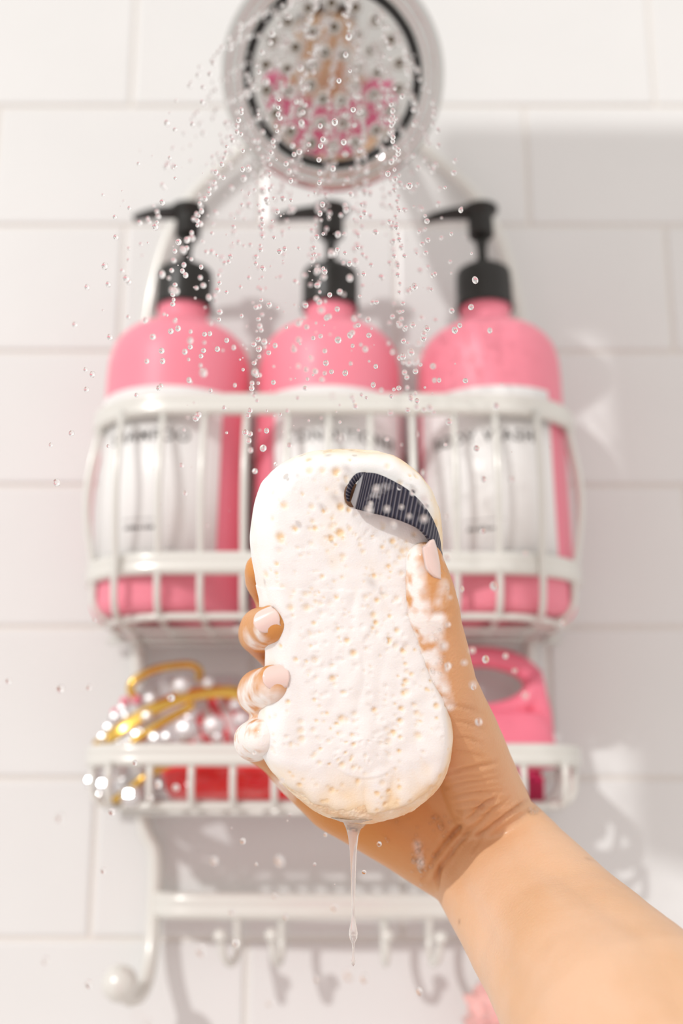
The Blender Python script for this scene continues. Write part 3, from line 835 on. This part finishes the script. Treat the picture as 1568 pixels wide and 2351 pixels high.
chain(B, [(Vector((0, -1.02, 1.55)), .078), (Vector((0, -1.0, 1.50)), .058)])
chain(B, [(Vector((0, -1.04, 1.58)), .082), (Vector((0, -1.03, 1.55)), .08)])
body_me, _ = remesh(B, .008, 8)
bm = bmesh.new(); bm.from_mesh(skin_me); bm.from_mesh(body_me)
jm = bpy.data.meshes.new('person'); 
bm.to_mesh(jm); bm.free()
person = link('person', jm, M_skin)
tag(person, 'person reaching in from lower right, bare right forearm, hand gripping the foamy sponge', 'person')
C2 = MB()
for sx in (-1, 1):
    chain(C2, [(Vector((sx*.07, -1.07, 1.30)), .104), (Vector((sx*.06, -1.08, 1.10)), .095), (Vector((sx*.075, -1.09, .95)), .110)])
chain(C2, [(sh + Vector((-.02, 0, .0)), .062), (Vector((0, -1.07, 1.35)), .075), (sl + Vector((.02, 0, 0)), .062)])
chain(C2, [(sh, .066), (sh*.65 + elb*.35, .062)]); chain(C2, [(sl, .066), (sl*.6 + el2*.4, .060)])
me, _ = remesh(C2, .01, 8); link('shirt', me, M_pinkknit, person)
C3 = MB()
for sx in (-1, 1): chain(C3, [(Vector((sx*.075, -1.09, .95)), .106), (Vector((sx*.09, -1.09, .86)), .096), (Vector((sx*.095, -1.08, .62)), .078)])
me, _ = remesh(C3, .01, 8); link('shorts', me, M_navyknit, person)
C4 = MB(); chain(C4, [(Vector((0, -1.065, 1.60)), .086), (Vector((0, -1.09, 1.52)), .075), (Vector((0, -1.12, 1.38)), .06)])
me, _ = remesh(C4, .008, 6); link('hair', me, M_hair, person)

# fingernails
M_nail = mat('fingernail', (.86, .66, .60), .22, coat=.4, sss=.1)
SB2 = bvh_of(skin_me)
def nail(u, v, ang, ln, wd, R, tilt=None):
    """nail centred on the skin seen at (u, v); ang = pointing direction in the picture plane"""
    h = SB2.ray_cast(CAM, ray(u, v).normalized())
    if h[0] is None: return
    p, n = h[0], h[1]
    n = (n*.55 - ray(u, v).normalized()*.45).normalized() if tilt is None else (n*.35 + tilt*.65).normalized()
    t = RIGHT*math.cos(ang) + UP*math.sin(ang); t = (t - n*t.dot(n)).normalized(); s = n.cross(t)
    mb = MB(); nu, nv = 12, 12; vs = []; fs = []
    for side in (0, 1):
        for i in range(nv+1):
            a = i/nv
            x = (a-.5)*ln
            w2 = wd*(math.sqrt(max(0.05, 1 - ((.42-a)/.42)**2)) if a < .42 else 1 - .12*((a-.42)/.58)**2)
            for k in range(nu+1):
                b = (k/nu*2-1)
                y = b*w2
                xx = x - (.18*ln*b*b if a > .9 else 0)*((a-.9)/.1 if a > .9 else 0)
                z = -R + math.sqrt(max(0, R*R - y*y)) - .10*(x/ln)**2*ln*.6
                vs.append(p + t*xx + s*y + n*(z + .0006 - side*.0012))
    K = nu+1; NN = (nv+1)*K
    for i in range(nv):
        for k in range(nu):
            q = (i*K+k, i*K+k+1, (i+1)*K+k+1, (i+1)*K+k)
            fs.append(q); fs.append(tuple(NN + j for j in reversed(q)))
    rim = [k for k in range(K)] + [i*K+nu for i in range(1, nv+1)] + [nv*K+k for k in range(nu-1, -1, -1)] + [i*K for i in range(nv-1, 0, -1)]
    for a, b in zip(rim, rim[1:] + rim[:1]): fs.append((b, a, NN+a, NN+b))
    mb.add(vs, fs)
    o = mb.build('fingernail', M_nail, person, off=(0, 0, 0)); return o
nail(612, 1423, math.radians(26), .0098, .0044, .0066)
nail(634, 1554, math.radians(12), .0100, .0046, .0068)
nail(1003, 1284, math.radians(100), .0150, .0050, .0062, tilt=Vector((.96, -.28, .1)))

# ------------------------------------------------------------------ sponge
SZ = .4565
outline = [(820, 1033), (868, 1037), (915, 1052), (958, 1086), (990, 1130), (1008, 1180), (1014, 1230), (1010, 1290), (992, 1345), (975, 1395), (974, 1445), (985, 1495), (1006, 1545), (1028, 1600), (1039, 1660), (1036, 1720), (1018, 1780), (985, 1825), (940, 1855), (885, 1874), (825, 1881), (765, 1872), (708, 1845), (660, 1806), (625, 1765), (602, 1715), (597, 1660), (606, 1600), (616, 1540), (618, 1480), (612, 1420), (603, 1365), (590, 1310), (581, 1250), (583, 1195), (597, 1140), (625, 1092), (665, 1058), (715, 1040), (768, 1033)]
SO = PZ(808, 1465, SZ)
yaw = math.radians(5)
SQ = Matrix((RIGHT, UP, -FWD)).transposed() @ Matrix.Rotation(yaw, 3, 'Y')     # local x right, y up, z towards the camera
SQi = SQ.inverted()
def sl_(u, v):
    p = SQi @ (PZ(u, v, SZ) - SO); return Vector((p.x, p.y, 0))
OLP = smooth_path([sl_(u, v) for u, v in outline], 7, closed=True)
spt, spb = sl_(800, 1240), sl_(820, 1668)
def cross_out(c, d):
    """where the ray from c along d leaves the outline"""
    best = 0
    for a, b in zip(OLP, OLP[1:] + OLP[:1]):
        e = b - a; den = d.x*e.y - d.y*e.x
        if abs(den) < 1e-12: continue
        t = ((a.x-c.x)*e.y - (a.y-c.y)*e.x)/den; u_ = ((a.x-c.x)*d.y - (a.y-c.y)*d.x)/den
        if t > 0 and 0 <= u_ <= 1: best = max(best, t)
    return c + d*best
AX = []; OL = []
axd = (spb - spt).normalized(); axn = Vector((-axd.y, axd.x, 0))      # axn points right (+x)
if axn.x < 0: axn = -axn
def push(c, d): AX.append(c.copy()); OL.append(cross_out(c, d))
for k in range(150): push(spt, axn*math.cos(PI*k/150) - axd*math.sin(PI*k/150))
for k in range(150): push(spt.lerp(spb, k/150), -axn)
for k in range(150): push(spb, -axn*math.cos(PI*k/150) + axd*math.sin(PI*k/150))
for k in range(150): push(spb.lerp(spt, k/150), axn)
NO = len(OL)
HT = .0205
def sp_prof(s):
    """(radial factor, height) for s in 0..1: rim at the widest to the centre"""
    ed = .30
    if s < .5:
        a = s/.5*PI/2; return 1 - ed*(1 - math.cos(a))**1.0*.9, HT*math.sin(a)**.8
    t = (s-.5)/.5
    return (1 - ed*.9)*(1-t), HT*(1 + .05*t)
def sponge_pt(i, s, sign):
    f, h = sp_prof(s); p = AX[i] + (OL[i]-AX[i])*f
    return Vector((p.x, p.y, sign*h))
def fbm(p, o=3): return noise.fractal(p, 1.0, 2.0, o)
sponge = tag(empty('bath_sponge', SO), 'white foam covered figure-eight bath sponge with navy strap held in the hand', 'sponge')
random.seed(3)
pores = []
for k in range(900):
    i = random.randrange(NO); s = .25 + .72*random.random()**.55
    rad_ = (OL[i]-AX[i]).length*sp_prof(s)[0]; arc_ = (rad_ if (i < 150 or 300 <= i < 450) else .030)
    if random.random() > arc_/.036: continue
    pores.append((sponge_pt(i, s, 1), random.choice((.0006, .0007, .0008, .0010, .0013, .0016 if k % 4 == 0 else .0009)), random.choice((.12, .2, .3, .4, .75))))
NS = 88
def sheet(sign, fn):
    vs = []; fs = []; info = []
    for q in range(NS+1):
        s = q/NS
        for i in range(NO):
            p = sponge_pt(i, s, sign); vs.append(p); info.append(s)
    for q in range(NS):
        for i in range(NO):
            j = (i+1) % NO
            f = (q*NO+i, q*NO+j, (q+1)*NO+j, (q+1)*NO+i)
            fs.append(f if sign > 0 else f[::-1])
    return vs, fs, info
# body: fine open-cell sponge, peach coloured
vs, fs, inf = sheet(1, None); vb, fb, _ = sheet(-1, None)
mb = MB(); 
def rough_body(p):
    n = fbm(p*90, 3)*.0006 + abs(noise.noise(p*420))*-.0005
    return n
def outward(p, s): return Vector((p.x, p.y, 0)).normalized()*(1-s)*.7 + Vector((0, 0, math.copysign(s*1.2+.02, p.z if p.z else 1)))
vs1 = [p + outward(p, s).normalized()*rough_body(p) for p, s in zip(vs, inf)]
vb1 = [p + outward(p, s).normalized()*rough_body(p) for p, s in zip(vb, inf)]
mb.add(vs1, fs); mb.add(vb1, fb)
me = mb.mesh('sponge_body')
bm = bmesh.new(); bm.from_mesh(me); bmesh.ops.remove_doubles(bm, verts=bm.verts, dist=2e-5); bm.to_mesh(me); bm.free()
M_sponge = mat('peach_sponge', (.90, .70, .47), .75, sss=.25, sssr=(1, .7, .45), ssss=.006)
noise_tint(M_sponge, (.86, .60, .36), (.93, .80, .62), 120, 4, .38, .62)
tcs = nd(M_sponge, 'ShaderNodeTexCoord'); vo = nd(M_sponge, 'ShaderNodeTexVoronoi', Scale=900.0)
bb = nd(M_sponge, 'ShaderNodeBump', Strength=.5, Distance=.0005)
lk(M_sponge, tcs.outputs['Object'], vo.inputs['Vector']); lk(M_sponge, vo.outputs['Distance'], bb.inputs['Height']); lk(M_sponge, bb.outputs[0], bsdf(M_sponge).inputs['Normal'])
sq = SQ.to_quaternion()
so_ = link('body', me, M_sponge, sponge); so_.rotation_mode = 'QUATERNION'; so_.rotation_quaternion = sq
# foam: lies on the front and the left, thin towards the right rim and the bottom
pp = np.array([p[0] for p in pores]); pr = np.array([p[1] for p in pores])
fv = []; th = []; cov = []
cnt_v = len(vs)
for q, (p, s) in enumerate(zip(vs, inf)):
    t = .0021 + fbm(p*60, 2)*.0007 + noise.noise(p*190)*.0003 + abs(noise.noise(Vector((p.x*120, p.y*45, 3))))*.0012*(.3 if p.y > .02 else 1)
    rimR = max(0, (p.x - .006)/.032); rimB = max(0, (-p.y - .043 + .006*noise.noise(p*60) + .10*max(0, .0 - p.x))/.022); rimT = max(0, (p.y-.058)/.014)
    e = 1 - min(1, s/.42)
    t -= e*(.0030*rimR + .0012) * (1 if p.x > -.012 else .25)
    t -= rimB*.0026*(1 if s < .72 else .6) + e*rimB*.002 + e*rimT*.0016
    d = np.linalg.norm(pp - np.array(p), axis=1); k = (d/pr).argmin(); g = d[k]/pr[k]
    if g < 1.5: t -= min(.0013, pr[k]*.75*(.3 + pores[k][2]))*math.exp(-(g*1.15)**3)
    th.append(t)
    c = (t - .0001)/.0019 + .30*fbm(p*42 + Vector((3, 1, 7)), 3) + .12*noise.noise(p*300)
    if g < 2: c -= pores[k][2]*1.1*math.exp(-(g*.95)**2)
    cov.append(min(1, max(0, c)))
    fv.append(p + outward(p, s).normalized()*max(t, -.0006))
keep = [f for f in fs if max(th[i] for i in f) > -.0004]
mb = MB(); mb.add(fv, keep); me = mb.mesh('foam')
THK = np.array(cov)
at = me.attributes.new('thick', 'FLOAT', 'POINT'); at.data.foreach_set('value', THK)
bm = bmesh.new(); bm.from_mesh(me); bmesh.ops.remove_doubles(bm, verts=bm.verts, dist=2e-6); bm.to_mesh(me); bm.free()
M_foam = mat('white_foam', (.93, .92, .90), .55, sss=.35, sssr=(1, .9, .8), ssss=.004)
fa = nd(M_foam, 'ShaderNodeAttribute'); fa.attribute_name = 'thick'
mx = nd(M_foam, 'ShaderNodeMixRGB'); mx.inputs[1].default_value = (.93, .74, .50, 1); mx.inputs[2].default_value = (.92, .915, .895, 1)
pw = nd(M_foam, 'ShaderNodeMath'); pw.operation = 'POWER'; pw.inputs[1].default_value = .75
lk(M_foam, fa.outputs['Fac'], pw.inputs[0]); lk(M_foam, pw.outputs[0], mx.inputs[0]); lk(M_foam, mx.outputs[0], bsdf(M_foam).inputs['Base Color'])
tcs = nd(M_foam, 'ShaderNodeTexCoord'); vo = nd(M_foam, 'ShaderNodeTexVoronoi', Scale=1500.0); bb = nd(M_foam, 'ShaderNodeBump', Strength=.25, Distance=.0003)
lk(M_foam, tcs.outputs['Object'], vo.inputs['Vector']); lk(M_foam, vo.outputs['Distance'], bb.inputs['Height']); lk(M_foam, bb.outputs[0], bsdf(M_foam).inputs['Normal'])
fo = link('foam', me, M_foam, sponge); fo.rotation_mode = 'QUATERNION'; fo.rotation_quaternion = sq
tag(fo, 'thick white foam with small pores', kind='stuff')

# strap
M_strap = mat('navy_grosgrain', (.03, .03, .06), .55)
uvn = nd(M_strap, 'ShaderNodeUVMap'); sp = nd(M_strap, 'ShaderNodeSeparateXYZ'); sn = nd(M_strap, 'ShaderNodeMath'); sn.operation = 'MULTIPLY'; sn.inputs[1].default_value = 2*PI*40
s2 = nd(M_strap, 'ShaderNodeMath'); s2.operation = 'SINE'
rp = nd(M_strap, 'ShaderNodeValToRGB'); rp.color_ramp.elements[0].position = .5; rp.color_ramp.elements[0].color = (.014, .014, .036, 1); rp.color_ramp.elements[1].position = 1.0; rp.color_ramp.elements[1].color = (.15, .145, .17, 1)
ma = nd(M_strap, 'ShaderNodeMath'); ma.operation = 'MULTIPLY_ADD'; ma.inputs[1].default_value = .5; ma.inputs[2].default_value = .5
bb = nd(M_strap, 'ShaderNodeBump', Strength=.8, Distance=.0005)
lk(M_strap, uvn.outputs[0], sp.inputs[0]); lk(M_strap, sp.outputs[0], sn.inputs[0]); lk(M_strap, sn.outputs[0], s2.inputs[0]); lk(M_strap, s2.outputs[0], ma.inputs[0]); lk(M_strap, ma.outputs[0], rp.inputs[0])
nzz = nd(M_strap, 'ShaderNodeTexNoise', Scale=70.0, Detail=5.0); tcs = nd(M_strap, 'ShaderNodeTexCoord'); lk(M_strap, tcs.outputs['Object'], nzz.inputs['Vector'])
r3 = nd(M_strap, 'ShaderNodeValToRGB'); r3.color_ramp.elements[0].position = .60; r3.color_ramp.elements[0].color = (0, 0, 0, 1); r3.color_ramp.elements[1].position = .72; r3.color_ramp.elements[1].color = (.75, .75, .75, 1)
lk(M_strap, nzz.outputs['Fac'], r3.inputs[0])
m3 = nd(M_strap, 'ShaderNodeMixRGB'); m3.inputs[2].default_value = (.75, .75, .76, 1); lk(M_strap, r3.outputs[0], m3.inputs[0]); lk(M_strap, rp.outputs[0], m3.inputs[1])
lk(M_strap, m3.outputs[0], bsdf(M_strap).inputs['Base Color']); lk(M_strap, ma.outputs[0], bb.inputs['Height']); lk(M_strap, bb.outputs[0], bsdf(M_strap).inputs['Normal'])
UE = [(836, 1085, .4268), (862, 1087, .4258), (895, 1100, .4262), (938, 1126, .4275), (978, 1170, .4315), (1003, 1222, .440), (1014, 1280, .449), (1020, 1325, .455), (1023, 1352, .459)]
LE = [(817, 1168, .4290), (842, 1175, .4282), (880, 1184, .4276), (925, 1198, .4275), (968, 1220, .4290), (997, 1262, .4345), (1011, 1305, .441), (1019, 1335, .447), (1022, 1356, .452)]
ue = smooth_path([PZ(*p) for p in UE], 6); le = smooth_path([PZ(*p) for p in LE], 6)
NW = 8; vs = []; fs = []; uv = []
tot = len(ue)
for i in range(tot):
    a, b = ue[i], le[i]
    tg = (ue[min(i+1, tot-1)] + le[min(i+1, tot-1)] - ue[max(i-1, 0)] - le[max(i-1, 0)]).normalized()
    nn = tg.cross(b-a).normalized()
    for k in range(NW+1): vs.append(a.lerp(b, k/NW) + nn*.0010*math.sin(PI*k/NW)*0 ); uv.append((i/(tot-1), k/NW))
for i in range(tot-1):
    for k in range(NW): fs.append((i*(NW+1)+k, i*(NW+1)+k+1, (i+1)*(NW+1)+k+1, (i+1)*(NW+1)+k))
me = MB().add(vs, fs).mesh('strap', SO)
ul_ = me.uv_layers.new(name='UVMap')
for lp in me.loops: ul_.data[lp.index].uv = uv[lp.vertex_index]
st = link('strap', me, M_strap, sponge)
tag(st, 'navy ribbed ribbon strap')
md = st.modifiers.new('thickness', 'SOLIDIFY'); md.thickness = .0011; md.offset = 0
# the ribbon curls into its hole: outer rim strip and the pale inner face of the fold
def strip(name, U, L, m):
    u2, l2 = smooth_path([PZ(*p) for p in U], 6), smooth_path([PZ(*p) for p in L], 6); n = len(u2)
    me = MB().add(u2 + l2, [(i, i+1, n+i+1, n+i) for i in range(n-1)]).mesh(name, SO)
    ul2 = me.uv_layers.new(name='UVMap')
    for lp in me.loops: ul2.data[lp.index].uv = ((lp.vertex_index % n)/n*.3, lp.vertex_index // n)
    o = link(name, me, m, sponge); md = o.modifiers.new('thickness', 'SOLIDIFY'); md.thickness = .0009; md.offset = 0
    return o
strip('strap_fold', [(838, 1084, .4268), (818, 1088, .4285), (803, 1106, .430), (795, 1130, .4315), (795, 1152, .4325)], [(836, 1098, .4272), (824, 1101, .4295), (811, 1115, .431), (803, 1134, .4325), (801, 1152, .4330)], M_strap)
strip('strap_inner_face', [(836, 1086, .4270), (829, 1097, .4285), (822, 1110, .4300)], [(817, 1168, .4291), (812, 1160, .4300), (808, 1152, .4310)], mat('wet_ribbon_back', (.42, .41, .43), .5))
hol = MB(); lathe(hol, [(.0034, -.0006), (.0030, .0004), (.0020, -.0004), (1e-5, -.0010)], 20, cap=False)
hc = SQi @ (PZ(809, 1136, .4325) - SO)
me = hol.mesh('strap_hole'); me.transform(Matrix.Translation(hc) @ Matrix.Diagonal((.9, 1.35, 1, 1)))
ho = link('strap_hole', me, mat('hole_brown', (.16, .085, .045), .7), sponge); ho.rotation_mode = 'QUATERNION'; ho.rotation_quaternion = sq  # brown disc painted as the shade inside the ribbon loop
# soapy drip hanging from the sponge
M_soapw = mat('soapy_water', (.95, .93, .91), .08, trans=.72, ior=1.33, sss=0.0)
dz_ = .4465; sD = dz_/FPX
mb = MB()
pts = []; rad = []
for (v, wd) in ((1868, 66), (1878, 46), (1890, 27), (1903, 17), (1920, 12), (1950, 8.6), (2000, 6.2), (2050, 4.8), (2095, 4.2), (2112, 5.2), (2126, 8), (2142, 10.5), (2154, 9), (2164, 4), (2180, 2.2), (2196, 2.6), (2206, 5), (2213, 4.4), (2218, .8)):
    pts.append(PZ(811 + (3 if v < 1900 else 0), v, dz_ if v > 1900 else dz_ + .002)); rad.append(wd*sD)
sweep(mb, pts, circ(1.0, 18), scales=rad).build('drip', M_soapw, sponge)

# small soap bubbles clinging to the wrist
M_bub = bpy.data.materials.new('bubble'); M_bub.use_nodes = True
nt = M_bub.node_tree; nt.nodes.remove(nt.nodes['Principled BSDF'])
tr = nt.nodes.new('ShaderNodeBsdfTransparent'); gl = nt.nodes.new('ShaderNodeBsdfGlossy'); gl.inputs['Roughness'].default_value = .08
fr = nt.nodes.new('ShaderNodeLayerWeight'); fr.inputs[0].default_value = .22; mxs = nt.nodes.new('ShaderNodeMixShader')
nt.links.new(fr.outputs['Facing'], mxs.inputs[0]); nt.links.new(tr.outputs[0], mxs.inputs[1]); nt.links.new(gl.outputs[0], mxs.inputs[2]); nt.links.new(mxs.outputs[0], nt.nodes['Material Output'].inputs[0])
mb = MB(); random.seed(11)
for (u0, v0, su, sv, n, r0, r1) in ((962, 1965, 10, 30, 30, .0004, .0012), (1220, 1863, 8, 6, 5, .0007, .0014), (1003, 1881, 12, 8, 8, .0005, .0014), (1002, 1300, 18, 70, 14, .0003, .0007), (945, 1905, 60, 20, 16, .0003, .0008), (1012, 1500, 14, 90, 26, .0003, .0009)):
    for k in range(n):
        h = SB2.ray_cast(CAM, ray(u0 + random.gauss(0, su), v0 + random.gauss(0, sv)).normalized())
        if h[0] is None: continue
        r = random.uniform(r0, r1); ball(mb, h[0] + h[1]*r*.35, r, 10, 7)
bu = mb.build('soap_bubbles', M_bub, person, off=(0, 0, 0)); tag(bu, 'tiny soap bubbles clinging to the wet wrist', kind='stuff')

# ------------------------------------------------------------------ water drops
M_water = mat('water', (1, 1, 1), .035, trans=1.0, ior=1.33)
random.seed(21)
drops = []
nrm_h = HQ @ Vector((0, 0, 1)); hx = HQ @ Vector((1, 0, 0)); hy = HQ @ Vector((0, 1, 0))
for (nx, ny) in NOZ:
    p0 = HM @ Vector((nx, ny, .003))
    if p0.z > PY(764, -60, -.2).z: continue
    R_ = .045
    v0 = nrm_h*random.uniform(.95, 1.5) + hx*(nx/R_*.22 - .125 + random.gauss(0, .02)) + hy*(ny/R_*.12 + .1)
    heavy = random.random() < .75
    t = random.uniform(.004, .02); tmax = .34
    while t < tmax:
        j = (t/.2)**1.2
        p = p0 + v0*t + Vector((0, 0, -4.9*t*t)) + Vector((random.gauss(0, .0022*j + .0005), random.gauss(0, .003*j), random.gauss(0, .003*j)))
        r = random.choice((.0009, .0010, .0011, .0012, .0014)) * (1 if random.random() < .8 else .55)
        if t > .13: r *= .92
        drops.append((p, r))
        if heavy and t < .05: drops.append((p + Vector((random.gauss(0, .001), 0, random.gauss(0, .003))), r*.8))
        t += random.uniform(.0026, .0052) if t < .10 else random.uniform(.0045, .0085) if t < .17 else random.uniform(.005, .014)
for k in range(260):            # finer spatter between the jets
    v = random.uniform(330, 1250); z = random.uniform(.40, .56)
    u = random.gauss(680, 190)
    drops.append((PZ(u, v, z), random.choice((.0002, .00025, .0003, .0005, .0007))))
for k in range(60):
    v = random.uniform(1250, 2150); z = random.uniform(.34, .56)
    drops.append((PZ(random.gauss(760, 230), v, z), random.choice((.0003, .0004, .0007, .0009))))
for (u0, v0, su, sv, n) in ((925, 1185, 40, 28, 9), (1010, 1330, 25, 90, 9), (1030, 1480, 40, 60, 6), (1100, 1700, 35, 110, 8), (965, 1885, 36, 26, 9), (1080, 1460, 60, 60, 6), (640, 1880, 60, 40, 8), (430, 1460, 60, 60, 7), (590, 1200, 40, 120, 10), (860, 1120, 60, 60, 6), (480, 1330, 130, 70, 10), (420, 690, 50, 120, 26), (770, 640, 45, 120, 30), (780, 850, 90, 90, 20), (945, 850, 22, 90, 12), (600, 1050, 25, 110, 14)):
    for k in range(n):
        drops.append((PZ(random.gauss(u0, su), random.gauss(v0, sv), random.uniform(.345, .41) if v0 > 1100 and u0 > 800 else random.uniform(.36, .46)), random.choice((.0007, .0009, .0010, .0012))))
for (ua, va, ub_, vb_, n) in ((975, 480, 992, 690, 8), (900, 240, 915, 560, 26), (735, 290, 725, 640, 14), (640, 230, 590, 620, 26), (560, 250, 430, 560, 24), (910, 560, 940, 960, 18), (600, 620, 575, 1100, 22)):
    for k in range(n):
        f = (k + random.uniform(-.3, .3))/n
        drops.append((PZ(ua + (ub_-ua)*f + random.gauss(0, 4), va + (vb_-va)*f, random.uniform(.46, .50)), random.choice((.0008, .0010, .0011))))
def proj(p):
    d = p - CAM; z = d.dot(FWD); return CX + d.dot(RIGHT)/z*FPX, CY - d.dot(UP)/z*FPX, z
vis = []
for p, r in drops:
    if p.y < -.60 or p.y > -.02: continue
    u, v, z = proj(p)
    if z < .22 or not (-40 < u < 1608 and -40 < v < 2380): continue
    if v > 1000 and z > .425 and SB2.find_nearest(p)[3] < .004: continue
    if (p - SO).length < .085 and z > .43: continue
    if v > 1250 and random.random() < .45: continue
    hh = SB2.ray_cast(p, SUN_DIR)
    if hh[0] is not None and hh[3] < .35 and random.random() < .95: continue
    if (p + SUN_DIR*.06 - SO).length < .07 and random.random() < .6: continue
    vis.append((r/z, p, r))
vis.sort(key=lambda q: -q[0])
bm = bmesh.new(); bmesh.ops.create_icosphere(bm, subdivisions=2, radius=1.0); dm = bpy.data.meshes.new('water_drop'); bm.to_mesh(dm)
dv = [tuple(v.co) for v in bm.verts]; df = [tuple(v.index for v in f.verts) for f in bm.faces]; bm.free()
dm.materials.append(M_water); dm.polygons.foreach_set('use_smooth', [True]*len(dm.polygons))
mb = MB()
for k, (q, p, r) in enumerate(vis):
    sx, sy, sz = random.uniform(.9, 1.05), random.uniform(.9, 1.05), random.uniform(.95, 1.25)
    if k < 300:
        o = bpy.data.objects.new('water_drop', dm); COL.objects.link(o)
        o.location = p; o.scale = (r*sx, r*sy, r*sz); o.rotation_euler = (0, random.uniform(-.3, .3), 0)
        tag(o, 'small clear round water drop falling from the shower head', 'drop', 'water drops falling from the shower head')
    else:
        mb.add([(p.x + a*r*sx, p.y + b*r*sy, p.z + c*r*sz) for a, b, c in dv], df)
wd_ = mb.build('water_spray', M_water); tag(wd_, 'fine spray of smaller water drops falling between the shower jets', 'water', kind='stuff')
print('drops', len(vis), 'skin verts', len(SK2), 'elbow', elb)
